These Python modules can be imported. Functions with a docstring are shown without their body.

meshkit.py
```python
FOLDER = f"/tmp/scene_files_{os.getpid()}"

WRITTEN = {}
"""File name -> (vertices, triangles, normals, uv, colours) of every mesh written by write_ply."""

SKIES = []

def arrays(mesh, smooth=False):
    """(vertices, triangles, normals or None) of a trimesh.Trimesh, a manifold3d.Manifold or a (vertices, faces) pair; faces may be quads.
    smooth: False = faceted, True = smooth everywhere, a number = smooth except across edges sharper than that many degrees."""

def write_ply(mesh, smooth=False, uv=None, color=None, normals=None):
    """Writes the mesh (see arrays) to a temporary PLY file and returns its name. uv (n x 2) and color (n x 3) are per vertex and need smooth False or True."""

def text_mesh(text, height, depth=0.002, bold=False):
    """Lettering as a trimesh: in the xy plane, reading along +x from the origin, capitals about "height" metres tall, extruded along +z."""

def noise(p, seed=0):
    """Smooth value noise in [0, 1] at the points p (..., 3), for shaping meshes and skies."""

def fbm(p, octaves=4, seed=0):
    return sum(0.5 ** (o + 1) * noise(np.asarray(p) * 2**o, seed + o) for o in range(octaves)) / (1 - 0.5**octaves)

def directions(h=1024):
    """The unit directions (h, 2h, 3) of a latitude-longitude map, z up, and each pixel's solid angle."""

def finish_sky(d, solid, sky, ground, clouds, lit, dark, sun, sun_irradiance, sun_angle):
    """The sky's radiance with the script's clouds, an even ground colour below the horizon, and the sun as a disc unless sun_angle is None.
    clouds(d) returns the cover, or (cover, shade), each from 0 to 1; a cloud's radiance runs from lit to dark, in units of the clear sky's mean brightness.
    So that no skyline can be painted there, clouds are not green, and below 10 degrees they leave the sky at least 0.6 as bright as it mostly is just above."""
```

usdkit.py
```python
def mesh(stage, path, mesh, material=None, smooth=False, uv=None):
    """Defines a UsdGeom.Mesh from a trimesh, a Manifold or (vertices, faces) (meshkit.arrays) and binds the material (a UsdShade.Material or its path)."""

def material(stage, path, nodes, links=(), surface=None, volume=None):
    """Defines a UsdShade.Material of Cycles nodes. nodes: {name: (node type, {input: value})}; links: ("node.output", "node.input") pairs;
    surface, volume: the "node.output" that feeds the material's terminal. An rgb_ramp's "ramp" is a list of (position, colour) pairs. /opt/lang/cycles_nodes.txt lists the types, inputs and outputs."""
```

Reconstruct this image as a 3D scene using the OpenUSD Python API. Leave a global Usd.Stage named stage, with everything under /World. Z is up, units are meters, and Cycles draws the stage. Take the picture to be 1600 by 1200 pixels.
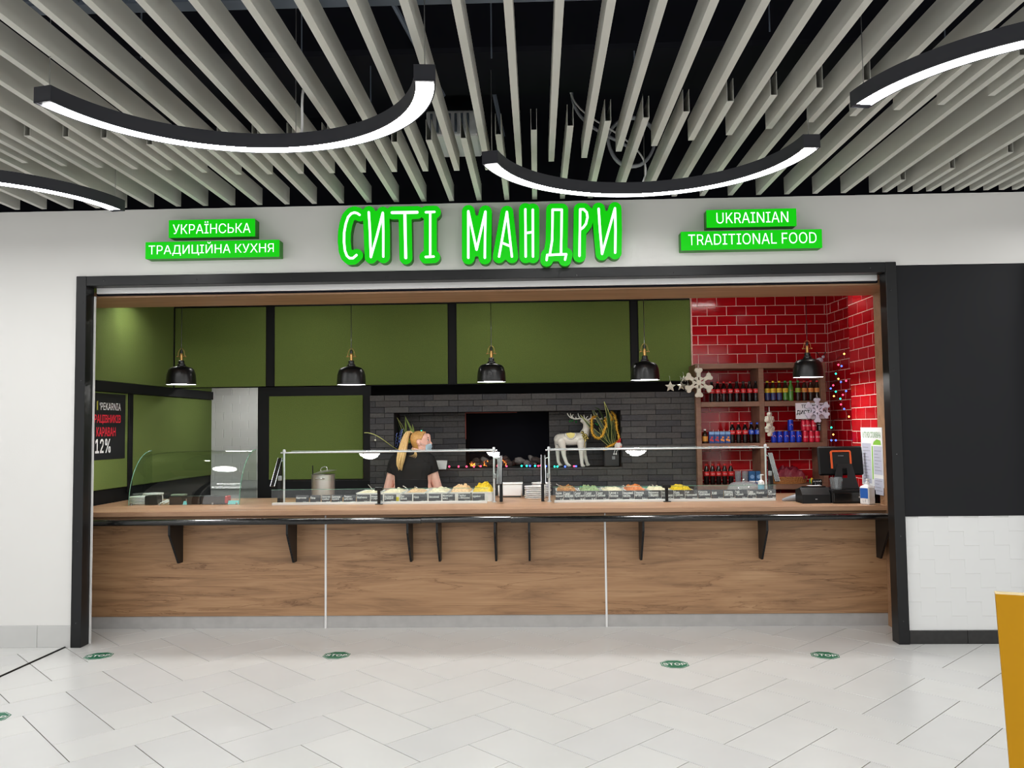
import math, random
import numpy as np, trimesh, manifold3d as m3
from shapely.geometry import Polygon, LineString, box as sbox
from shapely.ops import unary_union
from pxr import Usd, UsdGeom, UsdLux, UsdShade, Gf, Sdf, Vt
import usdkit, meshkit

stage = Usd.Stage.CreateInMemory()
UsdGeom.SetStageUpAxis(stage, UsdGeom.Tokens.z)
UsdGeom.SetStageMetersPerUnit(stage, 1.0)
UsdGeom.Xform.Define(stage, '/World')
stage.SetDefaultPrim(stage.GetPrimAtPath('/World'))
R = random.Random(7)

# ---------------------------------------------------------------- camera, ambient light, exposure
cam = UsdGeom.Camera.Define(stage, '/World/camera')
pitch, yaw, roll = 0.0532, 0.0301, -0.0119
fw = np.array([-math.sin(yaw)*math.cos(pitch), math.cos(yaw)*math.cos(pitch), math.sin(pitch)])
rt = np.array([math.cos(yaw), math.sin(yaw), 0.0]); up = np.cross(rt, fw)
rt, up = math.cos(roll)*rt + math.sin(roll)*up, -math.sin(roll)*rt + math.cos(roll)*up
cam.AddTransformOp().Set(Gf.Matrix4d(*[*rt, 0], *[*up, 0], *[*(-fw), 0], 0, -6.0282, 1.58, 1))
cam.CreateHorizontalApertureAttr(36.0); cam.CreateVerticalApertureAttr(27.0)
cam.CreateFocalLengthAttr(28.756); cam.CreateClippingRangeAttr(Gf.Vec2f(0.05, 100))
cam.CreateExposureAttr(0.0)
dome = UsdLux.DomeLight.Define(stage, '/World/hall_ambient')        # the bright mall hall beyond the picture, even in every direction
dome.CreateIntensityAttr(0.47); dome.CreateColorAttr(Gf.Vec3f(1.0, 0.995, 0.985))
RING_STRENGTH, PENDANT_STRENGTH = 39.0, 60.0

# ---------------------------------------------------------------- helpers
def lin(r, g, b): return tuple((c/255/12.92 if c/255 <= .04045 else ((c/255+.055)/1.055)**2.4) for c in (r, g, b))
LK = '/World/Looks/'
UsdGeom.Scope.Define(stage, '/World/Looks')
def mat(name, col, rough=.5, metal=0.0, emit=0.0, ecol=None, var=0.0, bump=0.0, bscale=60.0, coat=0.0, spec=.5, trans=0.0):
    nodes = {'p': ('principled_bsdf', {'base_color': col, 'roughness': rough, 'metallic': metal, 'coat_weight': coat, 'specular_ior_level': spec, 'transmission_weight': trans})}
    links = []
    if emit: nodes['p'][1].update(emission_color=ecol or col, emission_strength=emit)
    if var or bump:
        nodes['g'] = ('geometry', {}); nodes['n'] = ('noise_texture', {'scale': bscale, 'detail': 3.0}); links.append(('g.position', 'n.vector'))
    if var:
        lo, hi = tuple(c*(1-var) for c in col), tuple(min(1, c*(1+var)) for c in col)
        nodes['r'] = ('rgb_ramp', {'ramp': [(.3, lo), (.7, hi)]}); links += [('n.fac', 'r.fac'), ('r.color', 'p.base_color')]
    if bump:
        nodes['b'] = ('bump', {'strength': bump, 'distance': .01}); links += [('n.fac', 'b.height'), ('b.normal', 'p.normal')]
    return usdkit.material(stage, LK+name, nodes, links, surface='p.BSDF')
def wood(name, dark, mid, light, rough=.5, along=(1.1, 9, 13), seam=None):
    n = {'g': ('geometry', {}), 'm': ('mapping', {'scale': tuple(a*f for a, f in zip(along, (.7, .7, .6)))}), 'n1': ('noise_texture', {'scale': 1.5, 'detail': 5.0, 'roughness': .6, 'distortion': .8}),
         'm2': ('mapping', {'scale': (along[0]*.9, along[1]*7, along[2]*7)}), 'n2': ('noise_texture', {'scale': 1.5, 'detail': 3.0}),
         'm3': ('mapping', {'scale': (along[0]*.3, along[1]*.3, along[2]*.42)}), 'n3': ('noise_texture', {'scale': 1.3, 'detail': 7.0, 'roughness': .55, 'distortion': .9}),
         'm4': ('mapping', {'scale': (along[0]*1.0, 2.0, along[2]*.3)}), 'v': ('voronoi_texture', {'scale': 2.6}), 'r4': ('rgb_ramp', {'ramp': [(0, (.5, .43, .38)), (.045, (.72, .68, .64)), (.075, (1, 1, 1)), (1, (1, 1, 1))]}), 'x3': ('mix', {'mix_type': 'multiply', 'fac': .9 if seam is None else 0.0}),
         'r1': ('rgb_ramp', {'ramp': [(.25, dark), (.5, mid), (.78, light)]}), 'r2': ('rgb_ramp', {'ramp': [(.3, (.82, .8, .78)), (.6, (1, 1, 1))]}),
         'r3': ('rgb_ramp', {'ramp': [(.0, (1, 1, 1)), (.468, (1, 1, 1)), (.48, (.86, .83, .8)), (.494, (.88, .85, .82)), (.5, (.46, .39, .34)), (.504, (1, 1, 1)), (1.0, (1, 1, 1))]}),
         'x': ('mix', {'mix_type': 'multiply', 'fac': .8}), 'x2': ('mix', {'mix_type': 'multiply', 'fac': .92 if seam is None else seam}),
         'p': ('principled_bsdf', {'roughness': rough})}
    l = [('g.position', 'm.vector'), ('m.vector', 'n1.vector'), ('g.position', 'm2.vector'), ('m2.vector', 'n2.vector'), ('g.position', 'm3.vector'), ('m3.vector', 'n3.vector'),
         ('n1.fac', 'r1.fac'), ('n2.fac', 'r2.fac'), ('n3.fac', 'r3.fac'), ('r1.color', 'x.color1'), ('r2.color', 'x.color2'), ('x.color', 'x2.color1'), ('r3.color', 'x2.color2'), ('x2.color', 'x3.color1'), ('g.position', 'm4.vector'), ('m4.vector', 'v.vector'), ('v.distance', 'r4.fac'), ('r4.color', 'x3.color2'), ('x3.color', 'p.base_color')]
    return usdkit.material(stage, LK+name, n, l, surface='p.BSDF')
def pane(name, tint=(.97, 1, .985), rough=0.0, refl=1.0, haze=0.0):  # thin glass: clear, mirroring more at grazing angles
    return usdkit.material(stage, LK+name, {'t': ('transparent_bsdf', {'color': tint}), 'g': ('glossy_bsdf', {'color': (1, 1, 1), 'roughness': rough}), 'w': ('layer_weight', {'blend': .5}), 'q': ('math', {'math_type': 'power', 'value2': 5.0}),
        'f': ('math', {'math_type': 'multiply_add', 'value2': .96*refl, 'value3': .04*refl}), 'm': ('mix_closure', {}), 'd': ('diffuse_bsdf', {'color': (.8, .82, .84)}), 'h': ('mix_closure', {'fac': haze})},
        [('w.facing', 'q.value1'), ('q.value', 'f.value1'), ('f.value', 'm.fac'), ('t.BSDF', 'm.closure1'), ('g.BSDF', 'm.closure2')] + ([('m.closure', 'h.closure1'), ('d.BSDF', 'h.closure2')] if haze else []), surface='h.closure' if haze else 'm.closure')
def emitter(name, col, s): return usdkit.material(stage, LK+name, {'e': ('emission', {'color': col, 'strength': s})}, surface='e.emission')

_used = {}
def path(name, parent=None):
    base = parent.GetPath().pathString if parent else '/World'
    k = _used.setdefault((base, name), -1) + 1
    _used[(base, name)] = k
    return f'{base}/{name}' + (f'_{k:03d}' if k else '')
def cd(p, label=None, cat=None, group=None, kind=None):
    for k, v in (('label', label), ('category', cat), ('group', group), ('kind', kind)):
        if v: p.SetCustomDataByKey(k, v)
    return p
def obj(name, mesh, m, parent=None, smooth=False, **k):
    return cd(usdkit.mesh(stage, path(name, parent), mesh, m, smooth).GetPrim(), **k)
def thing(name, label, cat, loc=(0, 0, 0), rz=0.0, group=None, kind=None, parent=None):
    x = UsdGeom.Xform.Define(stage, path(name, parent)); x.AddTranslateOp().Set(Gf.Vec3d(*map(float, loc))); x.AddRotateZOp().Set(float(rz))
    return cd(x.GetPrim(), label, cat, group, kind)
def setting(name): return thing(name, None, None, kind='structure')
def dup(root, loc, label, rz=0.0, group=None):
    w = root.GetCustomData()
    r = thing(root.GetName().split('_0')[0], label, w['category'], loc, rz, group or w.get('group'))
    r.GetReferences().AddInternalReference(root.GetPath()); r.SetInstanceable(True)
    return r
def cat_(*ms): return trimesh.util.concatenate([m for m in ms])
def box(x0, x1, y0, y1, z0, z1, c=0.0):
    a = np.array([x0, y0, z0]); b = np.array([x1, y1, z1]); a, b = np.minimum(a, b), np.maximum(a, b)
    if c <= 0:
        return trimesh.creation.box(extents=b-a, transform=trimesh.transformations.translation_matrix((a+b)/2))
    c = min(c, .45*(b-a).min())
    pts = [(sx, sy, sz) for sx in (0, 1) for sy in (0, 1) for sz in (0, 1)]
    v = []
    for p in pts:
        q = np.where(np.array(p) == 1, b, a); s = np.where(np.array(p) == 1, -1, 1)
        for ax in range(3):
            w = q + s*c; w[ax] = q[ax]; v.append(w)
    return trimesh.convex.convex_hull(np.array(v))
def cyl(p0, p1, r, n=16, r1=None):
    p0, p1 = np.array(p0, float), np.array(p1, float); d = p1-p0; L = np.linalg.norm(d); r1 = r if r1 is None else r1
    m = lathe([(0, 0), (r, 0), (r1, L), (0, L)], n)
    T = trimesh.geometry.align_vectors([0, 0, 1], d/L); T[:3, 3] = p0
    return m.apply_transform(T)
def lathe(prof, n=24, loc=(0, 0, 0)):
    m = trimesh.creation.revolve(np.array(prof, float), sections=n)
    if m.volume < 0: m.invert()
    m.apply_translation(loc); return m
def ball(c, r, sub=2, s=(1, 1, 1)):
    m = trimesh.creation.icosphere(subdivisions=sub, radius=1.0); m.apply_scale(np.array(s)*r); m.apply_translation(c); return m
def tube(pts, r, n=8, cap=True, spline=0):
    p = np.array(pts, float)
    if spline:
        from scipy.interpolate import CubicSpline
        t = np.r_[0, np.cumsum(np.linalg.norm(np.diff(p, axis=0), axis=1))]; tt = np.linspace(0, t[-1], spline)
        if np.ndim(r): r = np.interp(tt, t, r)
        p = CubicSpline(t, p)(tt)
    k = len(p); r = np.broadcast_to(r, (k,))
    t = np.gradient(p, axis=0); t /= np.linalg.norm(t, axis=1, keepdims=True)+1e-12
    a = np.cross(t[0], [0, 0, 1.0]) if abs(t[0][2]) < .9 else np.cross(t[0], [1.0, 0, 0]); V = []
    for i in range(k):
        a = a - t[i]*(a@t[i]); a /= np.linalg.norm(a); b = np.cross(t[i], a)
        an = np.arange(n)*2*np.pi/n
        V.append(p[i] + r[i]*(np.cos(an)[:, None]*a + np.sin(an)[:, None]*b))
    V = np.vstack(V); F = []
    for i in range(k-1):
        for j in range(n):
            q = [i*n+j, i*n+(j+1) % n, (i+1)*n+(j+1) % n, (i+1)*n+j]; F += [[q[0], q[1], q[2]], [q[0], q[2], q[3]]]
    if cap:
        V = np.vstack([V, p[0], p[-1]]); e = k*n
        for j in range(n): F += [[e, (j+1) % n, j], [e+1, (k-1)*n+j, (k-1)*n+(j+1) % n]]
    return trimesh.Trimesh(V, F, process=False)
def sweep(pts, prof, up_=(0, 0, 1)):                      # a closed profile (side, height) along a level path
    p = np.array(pts, float); t = np.gradient(p, axis=0); t /= np.linalg.norm(t, axis=1, keepdims=True)
    s = np.cross(t, up_); n = len(prof); V = np.vstack([p[i] + np.array([a*s[i] + b*np.array(up_) for a, b in prof]) for i in range(len(p))]); F = []
    for i in range(len(p)-1):
        for j in range(n):
            q = [i*n+j, (i+1)*n+j, (i+1)*n+(j+1) % n, i*n+(j+1) % n]; F += [[q[0], q[1], q[2]], [q[0], q[2], q[3]]]
    e = (len(p)-1)*n
    for j in range(1, n-1): F += [[0, j, j+1], [e, e+j+1, e+j]]
    m = trimesh.Trimesh(V, F, process=False); m.fix_normals(); return m
def prism(poly, d, holes=()):                             # polygon in x, z -> solid between y = 0 and y = d
    g = poly if hasattr(poly, 'geom_type') else Polygon(poly, holes)
    gs = getattr(g, 'geoms', [g]); ms = []
    for q in gs:
        m = trimesh.creation.extrude_polygon(q, abs(d), engine='earcut'); ms.append(m)
    m = cat_(*ms); v = m.vertices.copy(); m.vertices = np.c_[v[:, 0], (v[:, 2] if d > 0 else -v[:, 2]), v[:, 1]]
    m.invert() if d > 0 else None
    return m
def slab(x0, x1, z0, z1, yf, yb, c=.002):                 # a tile facing -y with a chamfered front and no back
    v = [(x0, yb, z0), (x1, yb, z0), (x1, yb, z1), (x0, yb, z1), (x0, yf+c, z0), (x1, yf+c, z0), (x1, yf+c, z1), (x0, yf+c, z1), (x0+c, yf, z0+c), (x1-c, yf, z0+c), (x1-c, yf, z1-c), (x0+c, yf, z1-c)]
    f = []
    for o in (0, 4):
        for j in range(4):
            a, b = o+j, o+(j+1) % 4; f += [[a, b, b+4], [a, b+4, a+4]]
    f += [[8, 9, 10], [8, 10, 11]]
    return trimesh.Trimesh(v, f, process=False)
def to_x(mesh, x, sgn):                                   # a mesh built facing -y in x, z -> on a side wall (x axis becomes depth)
    m = mesh.copy(); v = m.vertices.copy(); m.vertices = np.c_[x + (-sgn)*v[:, 1] if sgn < 0 else x - v[:, 1], v[:, 0], v[:, 2]]
    if sgn > 0: m.invert()
    return m
_hl = {}
def sph(c, r, n=14): return m3.Manifold.sphere(r, n).translate(tuple(map(float, c)))
def hull(*cr): return m3.Manifold.batch_hull([sph(c, r) for c, r in cr])
def blend(parts, edge=.02, it=12, lamb=.5, nu=.52):
    M = m3.Manifold.batch_boolean(parts, m3.OpType.Add).refine_to_length(edge).to_mesh()
    t = trimesh.Trimesh(M.vert_properties[:, :3], M.tri_verts, process=True)
    return trimesh.smoothing.filter_taubin(t, lamb=lamb, nu=nu, iterations=it)
def courses(x0, x1, z0, z1, L, H, gap, holes=(), shift=.5, start=0.0, zoff=0.0, k0=0):
    out = []; k = k0; z = z0 - zoff
    while z < z1 - 1e-6:
        x = x0 - start - (shift*L if k % 2 else 0)
        while x < x1:
            g = sbox(max(x, x0)+gap/2, max(z, z0)+gap/2, min(x+L, x1)-gap/2, min(z+H, z1)-gap/2) if min(x+L, x1)-max(x, x0) > gap*2.5 and min(z+H, z1)-max(z, z0) > gap*2.5 else None
            if g is not None:
                rs = [g.bounds]
                for h in holes:
                    a0, b0, a1, b1 = h.bounds; nr = []
                    for (p0, q0, p1, q1) in rs:
                        if p1 <= a0 or p0 >= a1 or q1 <= b0 or q0 >= b1: nr.append((p0, q0, p1, q1)); continue
                        m0, m1 = max(q0, b0), min(q1, b1)
                        nr += [(p0, q0, p1, b0), (p0, b1, p1, q1), (p0, m0, a0, m1), (a1, m0, p1, m1)]
                    rs = nr
                out += [r for r in rs if r[2]-r[0] > .012 and r[3]-r[1] > .008]
            x += L
        z += H; k += 1
    return out
_txt = {}
def text(s, w, h, d=.002, bold=False, keep=False):        # lettering in x, z facing -y, fitted to a width and height, lower left at the origin
    if (s, bold) not in _txt: _txt[(s, bold)] = meshkit.text_mesh(s, 1.0, 1.0, bold)
    m = _txt[(s, bold)].copy(); lo, hi = m.bounds; v = m.vertices - lo
    sx, sz = w/(hi-lo)[0], h/(hi-lo)[1]
    if keep: sx = sz = min(sx, sz)
    m.vertices = np.c_[v[:, 0]*sx, -v[:, 2]*d, v[:, 1]*sz]
    return m
def at(m, *t): m = m.copy(); m.apply_translation(t if len(t) == 3 else t[0]); return m
def wrap(m, r):                                           # flat mesh in x, z around a vertical cylinder, centred on -y
    v = m.vertices; a = v[:, 0]/r; q = r - v[:, 1]; m = m.copy(); m.vertices = np.c_[q*np.sin(a), -q*np.cos(a), v[:, 2]]; return m

# ---------------------------------------------------------------- materials
M = {}
M['floor_tile'] = [mat('floor_tile_'+n, lin(*c), .26, var=.02, bscale=3) for n, c in (('a', (223, 223, 221)), ('b', (221, 221, 220)), ('c', (225, 225, 223)))]
M['grout'] = mat('grout', lin(84, 80, 74), .9)
M['plaster'] = mat('plaster', lin(223, 222, 219), .7, bump=.04, bscale=90)
M['slat'] = mat('slat', lin(202, 201, 193), .5)
M['void'] = mat('void', lin(17, 18, 26), .9, spec=.2)
M['void_metal'] = mat('void_metal', lin(104, 114, 128), .5, .2)
M['black_metal'] = mat('black_metal', lin(13, 14, 16), .38, spec=.33)
M['black_gloss'] = mat('black_gloss', lin(12, 12, 13), .2, coat=.4)
M['lamp_black'] = mat('lamp_black', lin(14, 14, 15), .3)
M['ring_black'] = mat('ring_black', lin(42, 43, 50), .5)
M['dark_panel'] = mat('dark_panel', lin(20, 21, 25), .6, var=.04, bscale=2, spec=.25)
M['steel'] = mat('steel', lin(190, 190, 188), .28, .9)
M['brushed'] = mat('brushed', lin(196, 192, 186), .36, .85)
M['brass'] = mat('brass', lin(190, 150, 90), .3, .9)
M['white_metal'] = mat('white_metal', lin(225, 225, 224), .35)
M['plinth'] = mat('plinth', lin(172, 170, 168), .4, var=.06, bscale=12)
M['oak'] = wood('oak', lin(122, 90, 62), lin(167, 128, 92), lin(185, 148, 110), .5)
M['oak_top'] = wood('oak_top', lin(158, 118, 90), lin(190, 149, 117), lin(204, 166, 134), .38, along=(1.0, 12, 12), seam=.15)
M['oak_dark'] = wood('oak_dark', lin(132, 96, 68), lin(160, 122, 90), lin(174, 136, 104), .5, along=(1.0, 12, 12), seam=.1)
M['oak_shelf'] = wood('oak_shelf', lin(112, 80, 62), lin(134, 98, 78), lin(148, 112, 90), .5, along=(3, 6, 6), seam=.1)
M['felt'] = mat('felt', lin(104, 122, 58), .95, var=.1, bscale=160, bump=.25)
M['batten'] = mat('batten', lin(14, 15, 17), .6, spec=.3)
M['dark_brick'] = [mat('dark_brick_'+n, lin(*c), .75, var=.14, bscale=45, bump=.35) for n, c in (('a', (66, 65, 66)), ('b', (75, 74, 73)), ('c', (57, 57, 60)), ('d', (69, 67, 66)))]
M['brick_joint'] = mat('brick_joint', lin(24, 24, 25), .9)
M['red_tile'] = [mat('red_tile_'+n, lin(*c), .12, spec=.4) for n, c in (('a', (180, 16, 26)), ('b', (172, 14, 24)), ('c', (186, 18, 28)))]
M['red_grout'] = mat('red_grout', lin(238, 194, 184), .8)
M['white_tile'] = mat('white_tile', lin(224, 225, 224), .35)
M['white_grout'] = mat('white_grout', lin(222, 223, 221), .6)
M['skirting'] = mat('skirting', lin(196, 196, 194), .4, var=.02, bscale=8)
M['dark_skirting'] = mat('dark_skirting', lin(30, 29, 28), .35, var=.3, bscale=30)
M['yellow'] = mat('yellow', lin(178, 128, 4), .6, spec=.2)
M['glass'] = pane('glass'); M['glass_edge'] = mat('glass_edge', lin(150, 205, 180), .1, trans=.5)
M['ring_light'] = emitter('ring_light', (1.0, .995, .985), RING_STRENGTH)
M['pendant_light'] = emitter('pendant_light', (1, .985, .96), PENDANT_STRENGTH)
M['led'] = emitter('led', (1, .97, .92), 30.0); M['led_alcove'] = emitter('led_alcove', (1, .98, .94), 42.0)
M['sign_green'] = mat('sign_green', lin(8, 90, 8), .5, spec=.2, emit=.55, ecol=(.005, 1.0, .003))
M['sign_side'] = mat('sign_side', lin(44, 132, 26), .5)
M['sign_white'] = emitter('sign_white', (.86, 1.0, .97), 1.25)
M['white_paint'] = mat('white_paint', lin(235, 235, 235), .5); M['china'] = mat('china', lin(249, 249, 247), .2)
M['paper'] = mat('paper', lin(232, 230, 236), .7); M['ink'] = mat('ink', lin(26, 24, 30), .7); M['grey_ink'] = mat('grey_ink', lin(150, 152, 165), .7)
M['stop_green'] = mat('stop_green', lin(10, 112, 80), .45)
M['chalk'] = mat('chalk', lin(228, 228, 226), .8); M['board'] = mat('board', lin(76, 76, 81), .7)

# ================================================================ THE SETTING
# floor: herringbone of 30 x 60 cm tiles turned 45 degrees
floor = setting('floor')
obj('floor_slab', box(-9, 9, -11, 4.2, -.12, -.003), M['grout'], floor)
W_, ox, oy, al = .299, -2.272, -.382, .788
ca, sa = math.cos(al), math.sin(al)
tiles = []
for i in range(-60, 60):
    for j in range(-20, 20):
        for (a0, b0, a1, b1) in ((i+4*j, i, i+4*j+2, i+1), (i+4*j+3, i, i+4*j+4, i+2)):
            q = [((a*ca-b*sa)*W_+ox, (a*sa+b*ca)*W_+oy) for a, b in ((a0, b0), (a1, b0), (a1, b1), (a0, b1))]
            c = np.mean(q, 0)
            if abs(c[0]) < 7.5 and -9 < c[1] < 1.0: tiles.append((c, a0, b0, a1, b1))
def tile_mesh(a0, b0, a1, b1, g=.0046, c=.0012, h=.008):
    v = []
    for z, e in ((-h, g/2), (-c, g/2), (0, g/2+c)):
        for a, b in ((a0*W_+e, b0*W_+e), (a1*W_-e, b0*W_+e), (a1*W_-e, b1*W_-e), (a0*W_+e, b1*W_-e)):
            v.append((a*ca-b*sa+ox, a*sa+b*ca+oy, z))
    f = []
    for o in (0, 4):
        for k in range(4):
            p, n = o+k, o+(k+1) % 4; f += [[p, n, n+4], [p, n+4, p+4]]
    f += [[8, 9, 10], [8, 10, 11]]
    return trimesh.Trimesh(v, f, process=False)
def seen(c):
    d = c[1]+6.03
    return abs(c[0]) - .64*d if d > 3.2 else 9 + abs(c[1]+3)
tiles.sort(key=lambda t: seen(t[0]))
for k, (c, *q) in enumerate(tiles[:285]): obj('floor_tile', tile_mesh(*q), M['floor_tile'][R.randrange(3)], floor)
obj('floor_tile_field', cat_(*[tile_mesh(*q) for c, *q in tiles[285:]]), M['floor_tile'][0], floor, kind='stuff')
obj('expansion_joint', cat_(tube([(-3.4997, 0.0016, 0.001), (-3.5073, -0.3782, 0.001), (-3.5176, -0.8983, 0.001), (-3.6, -2.5, .001)], .008, 6)), M['black_metal'], floor)

# front wall of the stall
wf = setting('wall_front')
TOP = 3.262
obj('fascia', prism([(-9, 0), (-3.445, 0), (-3.445, 2.735), (9, 2.735), (9, TOP), (-9, TOP)], .1), M['plaster'], wf)
obj('upper_void', box(-9, 9, .1, .2, 2.735, 3.98), M['void'], wf)
obj('dark_panel', box(2.625, 3.592, .004, .1, .905, 2.735), M['dark_panel'], wf)
obj('dark_pillar', box(3.612, 4.6, -.07, .1, 0, 2.745, .004), M['dark_panel'], wf)
obj('pillar_gap', box(3.592, 3.612, .03, .1, 0, 2.745), M['void'], wf)
obj('tile_grout', box(2.625, 3.592, .012, .1, 0, .905), M['white_grout'], wf)
for x0, z0, x1, z1 in courses(2.632, 3.592, .094, .905, .1059, .2, .0006, start=.03, shift=0):
    pass
for k in range(9):
    xa, xb = 2.632+.1067*k, 2.632+.1067*(k+1)
    for z in np.arange(.094-(.1 if k % 2 else 0), .9, .2):
        za, zb = max(z, .094), min(z+.2, .905)
        if zb-za < .02: continue
        t = slab(xa, xb, za, zb, .006, .02, .0012); v = t.vertices; v[8:12, 0] = [xa, xb, xb, xa]; v[8:10, 1] -= .0005; v[10:12, 1] += .0016; obj('wall_tile', t, M['white_tile'], wf)
bl = setting('baseboard_left')
x = -9.0
while x < -3.46:
    x2 = min(x+.6, -3.457)
    obj('skirting_tile', box(x+.001, x2-.001, -.012, .002, 0, .16, .002), M['skirting'], bl); x = x2 if abs(x2+3.69) > .3 else x2
    if -4.4 < x < -3.75: obj('skirting_tile', box(x+.001, -3.712, -.012, .002, 0, .16, .002), M['skirting'], bl); x = -3.711
br = setting('baseboard_right')
for a, b in ((2.643, 3.05), (3.052, 3.59)): obj('skirting_tile', box(a, b, -.008, .006, 0, .094, .002), M['dark_skirting'], br)

# black steel portal frame
fr = setting('trim_1')
obj('left_post', box(-3.455, -3.377, -.022, .09, 0, 2.757, .003), M['black_metal'], fr)
obj('right_post', box(2.56, 2.638, -.022, .09, 0, 2.757, .003), M['black_metal'], fr)
obj('header', box(-3.377, 2.56, -.022, .09, 2.682, 2.756, .003), M['black_metal'], fr)
obj('edge_strip', box(-3.378, -3.366, .09, .102, 0, 2.62), M['white_metal'], fr)
for x, z in [(-3.2435, 2.72), (-2.5356, 2.7174), (-1.822, 2.7126), (-1.1034, 2.7072), (-0.4018, 2.6992), (0.3049, 2.6992), (1.0176, 2.7057), (1.7374, 2.7119), (2.4502, 2.7148), (-3.3995, 2.5606), (-3.4044, 1.9677), (-3.4092, 1.3713), (-3.409, 0.7763), (-3.4134, 0.1781), (2.5917, 2.5505), (2.5912, 1.9652), (2.5919, 1.3536), (2.5978, 0.7669), (2.5937, 0.1639)]:
    obj('screw', lathe([(0, .004), (.005, .003), (.006, 0), (0, 0)], 10).apply_transform(trimesh.transformations.rotation_matrix(math.pi/2, [1, 0, 0])).apply_translation((x, -.021, z)), M['black_gloss'], fr)
sh = setting('trim_2')                                     # bottom bar of the rolled-up shutter
obj('shutter_bar', box(-3.366, 2.55, .1, .125, 2.642, 2.74, .004), M['white_metal'], sh)
obj('shutter_slot', box(-3.376, 2.56, .125, .15, 2.63, 2.74), M['void'], sh)
so = setting('trim_3')                                     # oak lining of the opening
obj('soffit_board', box(-4.2, 2.86, .15, .655, 2.618, 2.66), M['oak_dark'], so)
obj('right_lining', box(2.725, 2.76, .13, .62, 0, 2.618), M['oak_dark'], so)

# inside of the stall
ci = setting('ceiling_inside'); obj('ceiling_board', box(-4.4, 3.3, .2, 4.0, 3.0, 3.1), M['void'], ci)
obj('ceiling_rear_board', box(-4.4, .6, 2.66, 4.0, 2.2, 2.24), M['void'], ci)
wl = thing('wall_left', None, None, (-3.96, 0, 0), -math.degrees(math.atan(.03)), kind='structure')
def L_(y0, y1, z0, z1, d0, d1, c=0): return box(d0, d1, y0, y1, z0, z1, c)
obj('wall_core', L_(.12, 4.05, 0, 3.05, -.12, 0), M['batten'], wl)
obj('felt_panel', L_(.5, 2.57, 2.046, 2.98, 0, .012, .003), M['felt'], wl)
obj('felt_panel', L_(2.57, 3.9, 2.046, 2.2, 0, .012, .003), M['felt'], wl)
obj('batten_beam', L_(.3, 3.9, 1.95, 2.042, 0, .03, .003), M['batten'], wl)
obj('felt_panel', L_(.5, 1.66, 1.065, 1.945, 0, .012, .003), M['felt'], wl)
obj('batten_post', L_(1.664, 1.746, 1.0, 1.95, 0, .02, .003), M['batten'], wl)
obj('felt_panel', L_(1.75, 3.56, 1.065, 1.945, 0, .012, .003), M['felt'], wl)
wb = setting('wall_back')
YB = 2.585
obj('wall_core', cat_(box(-4.0, 1.6536, YB, YB+.07, 2.04, 3.05), box(-2.9659, -1.7557, YB, YB+.07, 0, 2.05)), M['batten'], wb)
for x0, x1 in ((-3.8621, -2.8808), (-2.7844, -0.935), (-0.8399, 0.9876), (1.078, 1.6393)):
    obj('felt_panel', box(x0, x1, 2.57, YB, 2.047, 2.9, .004), M['felt'], wb)
obj('batten_post', box(-3.9061, -3.8646, 2.56, YB, 2.04, 2.9, .003), M['batten'], wb)
for a, b in ((-2.8721, -2.7964), (-0.9253, -0.8506), (0.9982, 1.0686)): obj('batten_post', box(a, b, 2.578, YB, 2.047, 2.9, .002), M['batten'], wb)
obj('felt_panel', box(-2.8426, -1.8399, 2.57, YB, 1.0596, 1.941, .004), M['felt'], wb)
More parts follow.
